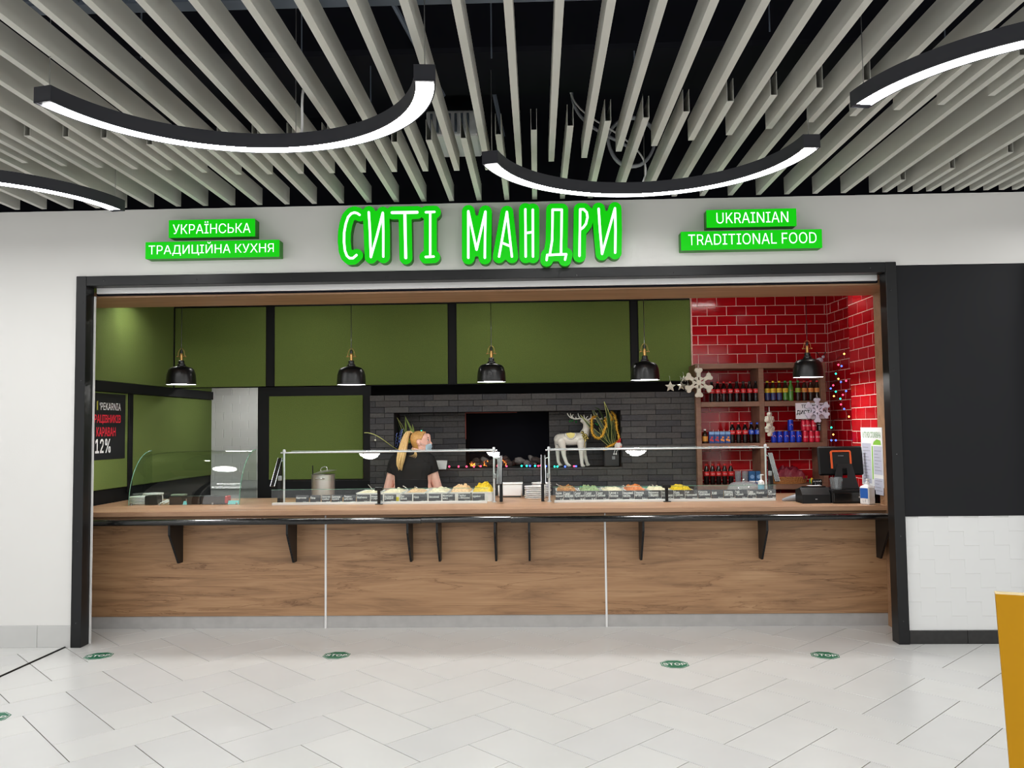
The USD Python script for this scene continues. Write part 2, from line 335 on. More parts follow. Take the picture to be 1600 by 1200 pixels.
obj('alcove_wall', box(-4.4, 3.4, 3.62, 3.72, 0, 3.05), M['batten'], wb)
tc = setting('wall_column')                                # white tiled column in the alcove
cx0, cx1 = -3.853, -3.2856
obj('column_core', box(cx0, cx1, 3.542, 3.62, 0, 2.2), M['white_grout'], tc)
for x0, z0, x1, z1 in courses(cx0, cx1, .9, 2.2, .2, .1, .0006, start=.05):
    t = slab(x0, x1, z0, z1, 3.532, 3.55, .0015); v = t.vertices; v[8:12] = [(x0+.007, 3.526, z0), (x1-.007, 3.53, z0), (x1-.007, 3.53, z1), (x0+.007, 3.526, z1)]; obj('wall_tile', t, M['white_tile'], tc)

# dark brick chimney wall with niche and firebox
wc = setting('wall_chimney')
bx0, bx1, bz1 = -1.7036, 1.5992, 1.9244
nx0, nx1, nz0, nz1 = -1.4583, 0.8442, 1.1703, 1.7427
fx0, fx1 = -0.7549, 0.1238
obj('wall_core', cat_(box(bx0, nx0, 2.285, 2.68, 0, bz1), box(nx1, bx1, 2.285, 2.585, 0, bz1), box(nx0, nx1, 2.285, 2.7, 0, nz0-.004), box(nx0, nx1, 2.285, 2.7, nz1+.002, bz1),
    box(nx0, fx0, 2.632, 2.72, nz0-.01, nz1+.01), box(fx1, nx1, 2.632, 2.72, nz0-.01, nz1+.01), box(nx1, nx1+.06, 2.585, 2.72, 0, bz1)), M['brick_joint'], wc)
obj('firebox', cat_(box(fx0-.02, fx1+.02, 3.1, 3.12, nz0-.02, nz1+.02), box(fx0-.02, fx0, 2.632, 3.1, nz0-.02, nz1+.02), box(fx1, fx1+.02, 2.632, 3.1, nz0-.02, nz1+.02), box(fx0, fx1, 2.632, 3.1, nz0-.02, nz0), box(fx0, fx1, 2.632, 3.1, nz1, nz1+.02)), M['void'], wc)
hole = sbox(nx0, nz0, nx1, nz1)
RH = (bz1-nz1)/3
for a, b, y, hs, xa, xb in ((nz1, bz1, 2.268, (), bx0, bx1), (0.75, nz1, 2.268, (hole,), bx0, bx1)):
    for x0, z0, x1, z1 in courses(xa, xb, a, b, .25, RH, .003, hs, shift=.37, start=.1, zoff=0 if a > 1 else RH*.4):
        dy = R.uniform(-.004, .004); obj('brick', slab(x0, x1, z0, z1, y+dy, y+.02, .002), M['dark_brick'][R.randrange(4)], wc)
for xa, xb in ((nx0, fx0), (fx1, nx1)):
    for x0, z0, x1, z1 in courses(xa, xb, nz0, nz1, .25, RH, .003, shift=.37, start=.04):
        dy = R.uniform(-.004, .004); obj('brick', slab(x0, x1, z0, z1, 2.62+dy, 2.64, .002), M['dark_brick'][R.randrange(4)], wc)
obj('firebox_trim', cat_(box(fx0-.004, fx0+.004, 2.6, 2.63, nz1-.28, nz1), box(fx0, fx0+.62*(fx1-fx0), 2.6, 2.63, nz1-.007, nz1)), mat('copper', lin(120, 50, 38), .5, .4), wc)

# red tiled corner
wr = setting('wall_red')
rx0, rx1 = 1.6317, 3.035
obj('tile_grout', box(rx0-.01, rx1+.1, 2.5425, 2.65, 0, 3.02), M['red_grout'], wr)
ZR = 2.6197                                  # a joint line
z0r = ZR - .1005*24
def red(parent, rects, place):
    for r_ in rects: obj('wall_tile', place(slab(r_[0], r_[2], r_[1], r_[3], 0, .012, .002)), M['red_tile'][R.randrange(3)], parent)
red(wr, courses(rx0, rx1, z0r, 2.92, .2025, .1005, .0068, start=.2025-(2.0971-rx0) % .2025, k0=0), lambda m: at(m, 0, 2.54, 0))
wd = thing('wall_right', None, None, (3.035, 2.545, 0), math.degrees(math.atan(.05)), kind='structure')
obj('tile_grout', box(.0025, .12, -1.4, .02, 0, 3.02), M['red_grout'], wd)
red(wd, courses(-1.3, 0, z0r, 2.95, .2025, .1005, .0068, start=.1), lambda m: to_x(m, 0, -1))
wp = setting('wall_pier')
obj('tile_grout', cat_(box(2.7575, 3.2, .3, 1.235, 0, 3.02)), M['red_grout'], wp)
red(wp, courses(.625, 1.235, z0r, 2.95, .2025, .1005, .0068, start=.1), lambda m: to_x(m, 2.755, -1))

# slatted ceiling of the hall, dark plenum above
ce = setting('ceiling')
obj('plenum_slab', box(-9, 9, -11, .2, 3.98, 4.1), M['void'], ce)
SZ, SH, SW, ST = 3.275, .125, .036, .003
def slat(x, y0, y1, name='slat'):
    m = cat_(box(x-SW/2, x+SW/2, y0, y1, SZ, SZ+ST), box(x-SW/2, x-SW/2+ST, y0, y1, SZ+ST, SZ+SH), box(x+SW/2-ST, x+SW/2, y0, y1, SZ+ST, SZ+SH))
    obj(name, m, M['slat'], ce)
near = [(-3.167, -1.068), (-2.95, -.982), (-2.739, -.938), (-2.546, -.899), (-2.341, -.866), (-2.137, -.795), (-1.94, -.743), (-.305, -.727), (-.095, -.789), (.113, -.877), (.318, -.931), (.524, -1.037), (.731, -1.125), (.934, -1.207), (1.147, -1.284), (1.349, -1.371), (1.553, -1.457), (1.763, -1.539), (1.963, -1.612), (2.185, -1.674), (2.388, -1.782)]
far = [(-2.888, -1.529), (-2.668, -1.498), (-2.452, -1.466), (-2.259, -1.338), (-.819, -1.295), (-.617, -1.312), (-.409, -1.33), (-.203, -1.376), (.002, -1.436), (.21, -1.488), (.416, -1.547), (.621, -1.582), (.845, -1.663), (1.035, -1.787), (1.246, -1.857), (1.461, -1.937), (1.667, -2.016)]
nx_, ny_ = zip(*near); qx_, qy_ = zip(*far)
for k in range(-22, 18):
    x = .113 + .2065*k; slat(x, -9.5 if abs(k) < 14 else -7.5, float(np.interp(x, nx_, ny_)) + (0 if -3.3 < x < 2.5 else (-.35*(abs(x)-2.6) if x > 0 else -.1)))
    x = .004 + .2065*k
    y0 = float(np.interp(x, qx_, qy_)) if -3.0 < x < 1.75 else (-1.55 - .1*(-3-x) if x < 0 else -2.02-.4*(x-1.7))
    slat(x, y0, -.015)
for x, y in ((2.578, -.316), (2.799, -.554), (3.007, -.86), (3.21, -1.05), (3.42, -1.25), (3.63, -1.5)): slat(x-.0, y, -.015)
obj('duct', box(-9, 9, -1.75, -1.15, 3.6, 3.9, .02), M['void'], ce)
obj('cable_tray', cat_(*[box(-2.4+.16*k, -2.3+.16*k, -2.62, -2.60, 3.46, 3.52) for k in range(34)], box(-2.6, 3.2, -2.6, -2.52, 3.45, 3.53)), M['void_metal'], ce)
for p, q in (((-.86, -2.4, 3.96), (-.5, -1.55, 3.44)), ((-.3, -1.4, 3.9), (-.19, -.95, 3.42))):
    obj('brace', cyl(p, q, .014, 6), M['void_metal'], ce)
for x, y in ((-1.9, -2.2), (-1.2, -1.9), (-.9, -1.6), (.55, -1.7), (1.1, -2.3), (1.5, -1.6), (2.1, -1.9), (-.2, -2.1), (-2.4, -1.4)): obj('hanger_rod', cyl((x, y, SZ+SH-.005), (x, y, 3.98), .004, 6), M['void_metal'], ce)
vx0, vx1, vz0, vz1 = -0.7314, -0.3803, 3.5777, 3.7561
vt = thing('air_vent', 'white air conditioning unit with a slotted grille half hidden above the ceiling slats', 'air vent', ((vx0+vx1)/2, -.3, vz0))
w2 = (vx1-vx0)/2
obj('housing', box(-w2, w2, -.25, .2, 0, vz1-vz0, .01), mat('vent_white', lin(240, 241, 242), .5), vt)
for k in range(7): obj('grille_blade', box(-w2+.03+k*(2*w2-.06)/7, -w2+.045+k*(2*w2-.06)/7, -.27, -.25, .02, vz1-vz0-.03), M['void_metal'], vt)
for sx in (-1, 1): obj('suspension_rod', cyl((sx*w2*.8, 0, vz1-vz0-.002), (sx*w2*.8, 0, 3.98-vz0), .005, 6), M['void_metal'], vt)
def cable(name, label, pts, r=.006, m='white_cable', n=40):
    obj(name, tube(pts, r, 6, spline=n), M[m], None, True, label=label, cat='cable')
M['white_cable'] = mat('white_cable', lin(240, 240, 240), .5); M['grey_cable'] = mat('grey_cable', lin(160, 162, 170), .5)
cable('power_cable', 'white cable hanging in a long loop between the slats at upper left', [(-0.8062, -1.3, 4.1822), (-0.8147, -1.3, 3.9787), (-0.869, -1.3, 3.8163), (-0.9382, -1.3, 3.7169), (-1.0493, -1.3, 3.6575), (-1.2447, -1.3, 3.6002)])
cable('lamp_cable', 'short white cable rising from the top of the large left ring lamp', [(-1.221, -1.84, 3.1149), (-1.2144, -1.84, 3.1661), (-1.2146, -1.84, 3.2862), (-1.2079, -1.84, 3.3721)], .007)
cable('data_cable', 'white cable dangling beside the coil above the right ring lamp', [(0.25, -0.6, 3.8577), (0.3127, -0.6, 3.7325), (0.4598, -0.62, 3.6071), (0.6336, -0.65, 3.4701), (0.7207, -0.65, 3.3685), (0.7215, -0.65, 3.1956)], .006)
cable('thick_cable', 'thick grey cable running down to the coil in the ceiling void', [(0.2653, -0.55, 3.8783), (0.3575, -0.55, 3.6536), (0.5505, -0.55, 3.5251), (0.7002, -0.55, 3.4333)], .011, 'grey_cable')
cc = (0.6792, -0.45, 3.5399)
co = [(cc[0]+.16*(1+.05*math.sin(3*a))*math.cos(a), cc[1]+.015*math.sin(a*.37), cc[2]+.17*math.sin(a)) for a in np.linspace(0, 6*math.pi, 90)]
obj('cable_coil', tube(co, .011, 6), M['grey_cable'], None, True, label='coil of grey cable hanging in the dark ceiling void right of centre', cat='cable coil')

# ================================================================ LAMPS
def ring(cx, cy, a0, a1, label, group=None, r=.872):
    t = thing('ring_lamp', label, 'ceiling lamp', (cx, cy, 3.05), group=group)
    an = np.radians(np.linspace(a0, a1, 64)); p = np.c_[r*np.cos(an), r*np.sin(an), 0*an]
    w, h = .046, .072
    obj('housing', sweep(p, [(-w, 0), (-w, h), (w, h), (w, 0), (w-.006, 0), (w-.006, .006), (-w+.006, .006), (-w+.006, 0)]), M['ring_black'], t, 30)
    obj('diffuser', sweep(p[1:-1], [(-w+.007, .001), (-w+.007, .0045), (w-.007, .0045), (w-.007, .001)]), M['ring_light'], t)
    for q in (p[1], p[32], p[-2]): obj('suspension_cable', cyl((q[0], q[1], h-.002), (q[0], q[1], .93), .0025, 6), M['steel'], t)
ring(-1.327, -2.712, 168, 4, 'large curved black ring lamp hanging left of centre, the biggest in the picture')
ring(.61, -1.731, 168, 2, 'curved black ring lamp hanging above the main green sign')
ring(2.387, -2.114, -172, -10, 'curved black ring lamp cut by the right edge of the picture')
ring(-3.639, -.649, -170, -5, 'curved black ring lamp at the left edge low against the white fascia')
for cx, cy, a, b, w_ in ((-2.9, -5.4, 168, 4, 'left of the viewer'), (-.6, -5.0, -170, -8, 'just above the viewer'), (1.4, -5.3, 168, 4, 'just right of the viewer'), (3.4, -4.8, -170, -8, 'far right of the viewer'), (4.6, -1.4, 168, 4, 'right of the picture near the dark wall'), (-4.7, -3.1, 168, 4, 'left of the picture near the pale wall'), (-1.9, -7.6, -170, -8, 'behind the viewer on the left'), (.6, -7.8, 168, 4, 'straight behind the viewer'), (2.8, -7.4, -170, -8, 'behind the viewer on the right')):
    ring(cx, cy, a, b, 'curved black ring lamp outside the picture, ' + w_, 'hall ring lamps outside the picture')
pend = None
def tall(m): m.apply_scale((1, 1, 1.22)); return m
def pendant(x, z, label):
    global pend
    if pend: return dup(pend, (x, .95, z), label)
    t = pend = thing('pendant_lamp', label, 'pendant lamp', (x, .95, z), group='black pendant lamps above the counter')
    pr = [(.1235, .0), (.1225, .03), (.118, .07), (.108, .1), (.09, .118), (.05, .128), (.034, .132)]
    inn = [(r-.003, z_-.003 if z_ > .05 else z_) for r, z_ in pr]
    obj('shade', tall(lathe(pr + inn[::-1] + [pr[0]], 40)), M['lamp_black'], t, 40)
    obj('light_disc', lathe([(0, .004), (.1195, .004), (.1195, .012), (0, .012)], 32), M['pendant_light'], t)
    obj('neck', tall(lathe([(0, .127), (.036, .127), (.034, .143), (.025, .147), (.024, .168), (.017, .172), (0, .172)], 24)), M['lamp_black'], t, 40)
    obj('socket', tall(lathe([(0, .172), (.0125, .172), (.0135, .19), (.012, .205), (.014, .212), (.0095, .222), (0, .222)], 20)), M['brass'], t, 40)
    obj('cap', tall(lathe([(0, .222), (.011, .222), (.011, .24), (.005, .247), (0, .247)], 16)), M['lamp_black'], t, 40)
    arc = [(.03*math.cos(a)*(1 if a < 9 else 1), 0, .205+.052*math.sin(a)) for a in np.linspace(-.1, math.pi+.1, 22)]
    obj('bail', tall(cat_(tube(arc, .0022, 6), cyl((-.036, 0, .2), (.036, 0, .2), .0028, 8), ball((-.037, 0, .2), .006, 1), ball((.037, 0, .2), .006, 1))), M['brass'], t, True)
    obj('cord', cyl((0, 0, .298), (0, 0, 3.0-z-.03), .0028, 8), M['black_gloss'], t)
    obj('ceiling_rose', lathe([(0, 3.0-z-.03), (.045, 3.0-z-.03), (.05, 3.0-z), (0, 3.0-z)], 20), M['lamp_black'], t)
    return t
pendant(-3.075, 1.985, 'black pendant lamp furthest left, in front of the green felt corner')
pendant(-1.592, 1.963, 'black pendant lamp above the left glass food guard, left of the worker')
pendant(-.385, 1.971, 'black pendant lamp in the middle, above the fireplace')
pendant(.923, 1.969, 'black pendant lamp above the right glass food guard, left of the snowflake')
pendant(2.296, 1.974, 'black pendant lamp furthest right, in front of the red tiles')
for k, (x, y) in enumerate(((-2.4, 1.75), (-.4, 1.75), (1.75, 1.75), (-3.2, 2.9))):
    t = thing('ceiling_light', 'slim white ceiling light hidden above the oak soffit, ' + ('left', 'centre', 'right', 'in the alcove behind the green wall')[k], 'ceiling light', (x, y, 2.94 if k < 3 else 2.14))
    obj('housing', box(-.3, .3, -.04, .04, .012, .06, .004), M['white_metal'], t); obj('diffuser', box(-.29, .29, -.032, .032, 0, .012), M['led'] if k < 3 else M['led_alcove'], t)
M['spot'] = emitter('spot', (1, .97, .9), 240.0); M['spot_strong'] = emitter('spot_strong', (1, .98, .9), 560.0)
for x, y, lab in ((-3.62, 1.55, 'small white spotlight hidden above the soffit close to the green side wall'), (2.52, 1.0, 'small white spotlight hidden above the soffit close to the red pier')):
    t = thing('spotlight', lab, 'spotlight', (x, y, 2.9 if y < 2 else 2.1))
    obj('housing', lathe([(.036, 0), (.04, 0), (.04, .1), (0, .1), (0, .094), (.036, .094), (.036, 0)], 20), M['white_metal'], t); obj('light_disc', lathe([(0, .02), (.034, .02), (.034, .024), (0, .024)], 16), M['spot_strong'] if x < 0 else M['spot'], t)

# ================================================================ SIGNS
ms = thing('main_sign', 'large green light-up letters СИТІ МАНДРИ with white strokes on the pale fascia', 'sign', (0, 0, 0))
letters = [ [[(-1.2907, 3.1633), (-1.3078, 3.1752), (-1.3292, 3.1813), (-1.3535, 3.1732), (-1.3764, 3.1478), (-1.3935, 3.0979), (-1.405, 3.0336), (-1.4065, 2.962), (-1.3995, 2.8975), (-1.3852, 2.8586), (-1.3653, 2.8411), (-1.3397, 2.8407), (-1.3141, 2.863)]],
 [[(-1.2222, 3.1806), (-1.214, 3.0442), (-1.2074, 2.8468)], [(-1.2074, 2.8468), (-1.1629, 3.0003), (-1.1182, 3.1742)], [(-1.1182, 3.1742), (-1.1144, 3.0423), (-1.1151, 2.848)]],
 [[(-1.0484, 3.1743), (-0.8636, 3.1734)], [(-0.9545, 3.1738), (-0.9524, 3.0392), (-0.9491, 2.8364)]],
 [[(-0.7983, 3.1721), (-0.7358, 3.1737)], [(-0.767, 3.1729), (-0.7692, 2.8416)], [(-0.8018, 2.8394), (-0.7437, 2.8412)]],
 [[(-0.4881, 2.8279), (-0.485, 3.173)], [(-0.485, 3.173), (-0.4269, 2.8865)], [(-0.4269, 2.8865), (-0.3592, 3.1676)], [(-0.3592, 3.1676), (-0.3668, 2.8257)]],
 [[(-0.2625, 2.8323), (-0.201, 3.1616)], [(-0.201, 3.1616), (-0.1683, 2.8306)], [(-0.2403, 2.9343), (-0.18, 2.9075)]],
 [[(-0.0654, 3.1788), (-0.0671, 2.8287)], [(-0.0105, 3.1749), (-0.0137, 2.8278)], [(-0.0663, 3.0021), (-0.0127, 3.0096)]],
 [[(0.1344, 3.172), (0.2019, 3.1706)], [(0.1344, 3.172), (0.1283, 2.9472), (0.11, 2.8411)], [(0.2019, 3.1706), (0.1913, 2.8438)], [(0.0855, 2.8004), (0.0903, 2.8372), (0.2291, 2.8403), (0.2201, 2.8008)]],
 [[(0.3255, 2.8272), (0.3367, 3.1707)], [(0.3367, 3.1707), (0.362, 3.1702), (0.384, 3.147), (0.389, 3.1099), (0.377, 3.0632), (0.357, 3.0366), (0.3343, 3.02)]],
 [[(0.4714, 3.1709), (0.4784, 3.0115), (0.4907, 2.8383)], [(0.4907, 2.8383), (0.5413, 3.0103), (0.5905, 3.1727)], [(0.5905, 3.1727), (0.5917, 3.0093), (0.5858, 2.8451)]]]
for k, st in enumerate(letters):
    core = unary_union([LineString(s).buffer(.0095 if k != 2 else .0115) for s in st]); rim = unary_union([LineString(s).buffer(.047) for s in st]).buffer(.01).buffer(-.01)
    rim = Polygon(rim.exterior) if rim.geom_type == 'Polygon' and k != 0 else rim
    l = obj('letter', at(prism(rim.simplify(.0008), .012), 0, -.094-.0004*k, 0), M['sign_green'], ms)
    obj('letter_side', at(prism(rim.buffer(-.001).simplify(.0008), .084), 0, -.082-.0004*k, 0), M['sign_side'], ms)
    obj('letter_stroke', at(prism(core.simplify(.0006), .004), 0, -.0975-.0004*k, 0), M['sign_white'], l)
def lightbox(px, txt, tx, label, Y=-.1):
    (x0, z0), (x1, z1) = px; (a, b), (c, d) = tx
    t = thing('light_box_sign', label, 'sign', ((x0+x1)/2, 0, z0), group=None)
    cx = (x0+x1)/2
    obj('box', box(x0-cx, x1-cx, Y+.012, 0, 0, z1-z0, .002), M['sign_side'], t); obj('face', box(x0-cx, x1-cx, Y, Y+.012, 0, z1-z0, .001), M['sign_green'], t)
    obj('lettering', at(text(txt, c-a, d-b, .003, False), a-cx, Y+.001, b-z0), M['sign_white'], t)
lightbox(((-2.7168, 3.018), (-2.0716, 3.1496)), 'УКРАЇНСЬКА', ((-2.6857, 3.0439), (-2.1027, 3.1358)), 'small green light box reading УКРАЇНСЬКА, upper of the left pair')
lightbox(((-2.8909, 2.8628), (-1.8892, 2.9879)), 'ТРАДИЦІЙНА КУХНЯ', ((-2.867, 2.8816), (-1.9274, 2.9814)), 'long green light box reading ТРАДИЦІЙНА КУХНЯ, lower of the left pair')
lightbox(((1.2546, 3.0177), (1.9022, 3.1462)), 'UKRAINIAN', ((1.3247, 3.0446), (1.844, 3.1239)), 'small green light box reading UKRAINIAN, upper of the right pair')
lightbox(((1.0656, 2.8541), (2.0813, 2.9899)), 'TRADITIONAL FOOD', ((1.1173, 2.8884), (2.0416, 2.9695)), 'long green light box reading TRADITIONAL FOOD, lower of the right pair')

# ================================================================ COUNTER
CT = .937
ct = thing('service_counter', 'long oak-fronted serving counter with grey plinth across the opening', 'counter', (0, 0, 0))
PX = [-3.9, -1.7068, 0.5278, 2.78]
for k in range(3):
    a, b = PX[k], PX[k+1]; obj('front_panel', box(a+.006, b-.006, .54, .56, .098, .846, .001), M['oak'], ct); obj('upper_rail', box(a+.006, b-.006, .53, .56, .852, .895, .001), M['oak_dark'], ct)
    obj('plinth', box(a+.003, b-.003, .548, .566, 0, .096, .001), M['plinth'], ct)
for x in PX[1:3]: obj('metal_strip', box(x-.008, x+.008, .534, .56, 0, .895, .001), M['white_metal'], ct)
obj('carcass', box(-3.9, 2.78, .57, 1.72, .02, .893), M['batten'], ct)
wt = obj('worktop', box(-3.9, 2.79, .5, 1.75, .897, CT, .003), M['oak_top'], None, label='thick pale oak worktop of the serving counter', cat='worktop')
tr = ct
for a, b, dz in ((-3.9, -0.8996-.002, 0), (-0.8996, -0.2117-.002, .004), (-0.2117, 2.72, 0)):
    m = prism([(y, z+dz) for y, z in [(.535, .85), (.535, .868), (.34, .894), (.305, .899), (.285, .897), (.271, .889), (.265, .877), (.267, .864), (.276, .854), (.29, .85)]], b-a)
    v = m.vertices; m = trimesh.Trimesh(np.c_[a+v[:, 1], v[:, 0], v[:, 2]], m.faces, process=False); m.fix_normals()
    obj('tray_rail', m, M['black_gloss'], tr, 25)
for x in (-2.873, -1.948, -1.0112, -0.7826, -0.3369, -0.0729, 0.8008, 1.7398, 2.6558):
    m = prism([(.54, .85), (.3, .85), (.3, .775), (.47, .53), (.54, .53)], .016); v = m.vertices
    m = trimesh.Trimesh(np.c_[x-.008+v[:, 1], v[:, 0], v[:, 2]], m.faces, process=False); m.fix_normals()
    obj('rail_bracket', m, M['black_metal'], tr)

# floor stickers
def sticker(x, y, rz, label):
    t = thing('floor_sticker', label, 'floor sticker', (x, y, .0), rz, group=None)
    r = .098; o = [(r*math.cos(math.pi/8+k*math.pi/4), r*math.sin(math.pi/8+k*math.pi/4)) for k in range(8)]
    g = Polygon(o); ring_ = g.buffer(-.006).difference(g.buffer(-.009))
    def flat(q, h, z):
        m = trimesh.creation.extrude_polygon(q, h, engine='earcut'); m.apply_translation((0, 0, z)); return m
    obj('backing', flat(g, .0012, .0002), M['stop_green'], t)
    obj('border', cat_(*[flat(q, .0006, .0013) for q in getattr(ring_, 'geoms', [ring_])]), M['chalk'], t)
    m = text('STOP', .15, .054, .0006, True); v = m.vertices
    obj('lettering', trimesh.Trimesh(np.c_[v[:, 0]-.075, v[:, 2]-.027, .0014-v[:, 1]], m.faces), M['chalk'], t)
sticker(-3.125, -.236, 12, 'green octagonal STOP sticker on the floor beside the left frame post')
sticker(-1.427, -.242, -3, 'green octagonal STOP sticker on the floor in front of the left metal counter strip')
sticker(.889, -.484, 0, 'green octagonal STOP sticker closest to the viewer, right of centre')
sticker(1.945, -.284, -12, 'green octagonal STOP sticker on the floor left of the right frame post')
sticker(-3.0597, -1.4752, 8, 'green STOP sticker mostly cut off by the left edge of the picture')

yb = thing('yellow_stand', 'mustard yellow board stand cut by the right edge of the picture in the foreground', 'stand', (1.57, -3.2, 0), -22)
v = np.array([(.0, 0, .02), (.62, 0, .02), (.62, .022, .02), (.0, .022, .02), (-.035, 0, 1.0), (.62, 0, 1.0), (.62, .022, 1.0), (-.035, .022, 1.0)])
obj('panel', trimesh.convex.convex_hull(v), M['yellow'], yb)
obj('top_edge', box(-.036, .621, -.001, .023, 1.0, 1.006, .001), mat('cream', lin(225, 205, 160), .5), yb)
obj('base', box(.05, .57, -.15, .17, 0, .02), M['black_metal'], yb)

# ================================================================ ON THE COUNTER
M['guard_edge'] = mat('guard_edge', lin(205, 210, 212), .25, .4)
M['plastic_black'] = mat('plastic_black', lin(9, 9, 10), .42, spec=.28); M['plastic_grey'] = mat('plastic_grey', lin(150, 152, 156), .4)
M['cream_food'] = mat('cream_food', lin(236, 222, 190), .6, var=.12, bscale=70, bump=.5); M['yellow_food'] = mat('yellow_food', lin(226, 190, 40), .5, var=.25, bscale=60, bump=.5)
M['brown_food'] = mat('brown_food', lin(190, 130, 70), .5, var=.3, bscale=60, bump=.5); M['green_food'] = mat('green_food', lin(150, 170, 120), .6, var=.35, bscale=80, bump=.5)
M['orange_food'] = mat('orange_food', lin(214, 120, 60), .5, var=.3, bscale=60, bump=.5); M['pale_food'] = mat('pale_food', lin(222, 184, 140), .6, var=.2, bscale=60, bump=.5)
M['utensil_green'] = mat('utensil_green', lin(20, 150, 110), .4)
M['slant_glass'] = pane('slant_glass', (.97, 1, .985), 0, .4)
M['front_glass'] = pane('front_glass', (.97, .99, .98), 0, .5)
def thin(name, mesh, parent): return obj(name, mesh, M['glass'], parent)
# curved glass case
gx0, gx1 = -3.5883, -2.5976
gc = thing('glass_display_case', 'curved glass display case with open back at the left end of the worktop', 'display case', ((gx0+gx1)/2, 1.07, CT))
hw = (gx1-gx0)/2; arc = [(.42*(1-math.cos(t)), .468*math.sin(t)) for t in np.linspace(0, math.pi/2, 22)]; arc2 = [(y+.0045*math.cos(math.pi/2*k/21), z-.0045*math.sin(math.pi/2*k/21)) for k, (y, z) in enumerate(arc)]
def along_x(poly, x0, x1):
    m = prism(poly, x1-x0); v = m.vertices; m = trimesh.Trimesh(np.c_[x0+v[:, 1], v[:, 0], v[:, 2]], m.faces, process=False); m.fix_normals(); return m
obj('curved_pane', along_x(arc+[(.445, .468), (.445, .4635)]+arc2[::-1], -hw, hw), M['glass'], gc, 40)
for sx in (-1, 1):
    obj('side_pane', along_x([(.008, 0)]+[(y+.006, z-.006 if z > .01 else z) for y, z in arc]+[(.44, 0)], sx*(hw-.006)-.0025, sx*(hw-.006)+.0025), M['glass'], gc)
    obj('edge_strip', tube([(sx*(hw-.006), y-.001, z+.001) for y, z in arc], .0032, 6), M['glass_edge'], gc, True)
for sx in (-.95, -.45, .5, .93): obj('clip', lathe([(0, 0), (.008, 0), (.008, .018), (0, .02)], 12, (sx*hw, .012, 0)), M['steel'], gc)
def plates(x, y, n, r, label, group=None, z=CT, dz=.0135):
    t = thing('plate_stack', label, 'plates', (x, y, z), group=group)
    for k in range(n): obj('plate', lathe([(0, 0), (r*.78, 0), (r, .0045), (r, .0125), (r*.965, .0128), (r*.74, .006), (0, .006)], 40, (R.uniform(-.003, .003), R.uniform(-.003, .003), k*dz)), M['china'], t, 40)
plates(-3.5601, 1.24, 5, .092, 'stack of white plates at the left end inside the glass case')
plates(-3.5383, 1.43, 6, .09, 'taller stack of white plates behind the other in the glass case')
def cbox(name, label, cat, px0, px1, y, h, d, m, z=CT):
    t = thing(name, label, cat, ((px0+px1)/2, y, z)); w = (px1-px0)/2
    return t, w
M['choc'] = mat('choc', lin(58, 42, 36), .3); M['teal'] = mat('teal', lin(120, 200, 200), .5); M['red_plastic'] = mat('red_plastic', lin(196, 36, 30), .4)
t, w = cbox('cutlery_box', 'glossy black square box at the left of the row in the glass case', 'box', -3.4631, -3.3485, 1.16, .07, .1, None)
obj('body', box(-w, w, -.05, .05, 0, .075, .006), M['black_gloss'], t); obj('lid', box(-w*.96, w*.96, -.048, .048, .075, .08, .002), M['plastic_black'], t)
t, w = cbox('cutlery_bundle', 'bundle of white plastic cutlery between black box and brown boxes', 'cutlery', -3.337, -3.2454, 1.15, 0, 0, None)
for k in range(7): obj('handle', cyl((-w+k*w/3.2, -.04, .008+.006*(k % 3)), (-w*.8+k*w/3.6, .09, .03+.006*(k % 2)), .0045, 6), M['white_paint'], t)
for k, (a, b, lab) in enumerate(((267, 286, 'dark brown box with grey-green card on top in the glass case'), (294, 314, 'dark brown box in the middle of the row in the glass case'), (317, 353, 'long dark brown box with red end at the right of the row'))):
    a2, b2 = (-3.2397, -3.0853, -2.9539)[k], (-3.131, -2.971, -2.7486)[k]
    t, w = cbox('chocolate_box', lab, 'box', a2, b2, 1.15, 0, 0, None)
    obj('body', along_x([(-.04, 0), (.05, 0), (.05, .06), (-.045, .072)], -w, w), M['choc'], t); obj('rim', box(-w-.002, w+.002, -.047, .05, .068, .074, .002), M['plastic_black'], t)
    if k == 2: obj('end_cap', box(w, w+.026, -.042, .04, .008, .072, .005), M['red_plastic'], t)
    if k == 0: obj('card', box(-w*1.0, w*1.3, -.02, .045, .0745, .09, .004), mat('sage', lin(128, 140, 120), .5), t)
for a, b, lab in ((-3.1166, -3.0824, 'small pale teal price tag between brown boxes in the glass case'), (-2.7182, -2.6216, 'wider pale teal price tag at the right end of the glass case')):
    t = thing('price_tag', lab, 'price tag', ((a+b)/2, 1.1, CT)); obj('card', along_x([(0, 0), (.003, 0), (.021, .032), (.018, .032)], -(b-a)/2, (b-a)/2), M['teal'], t); obj('foot', box(-(b-a)/3, (b-a)/3, .0, .03, 0, .003), M['plastic_grey'], t)

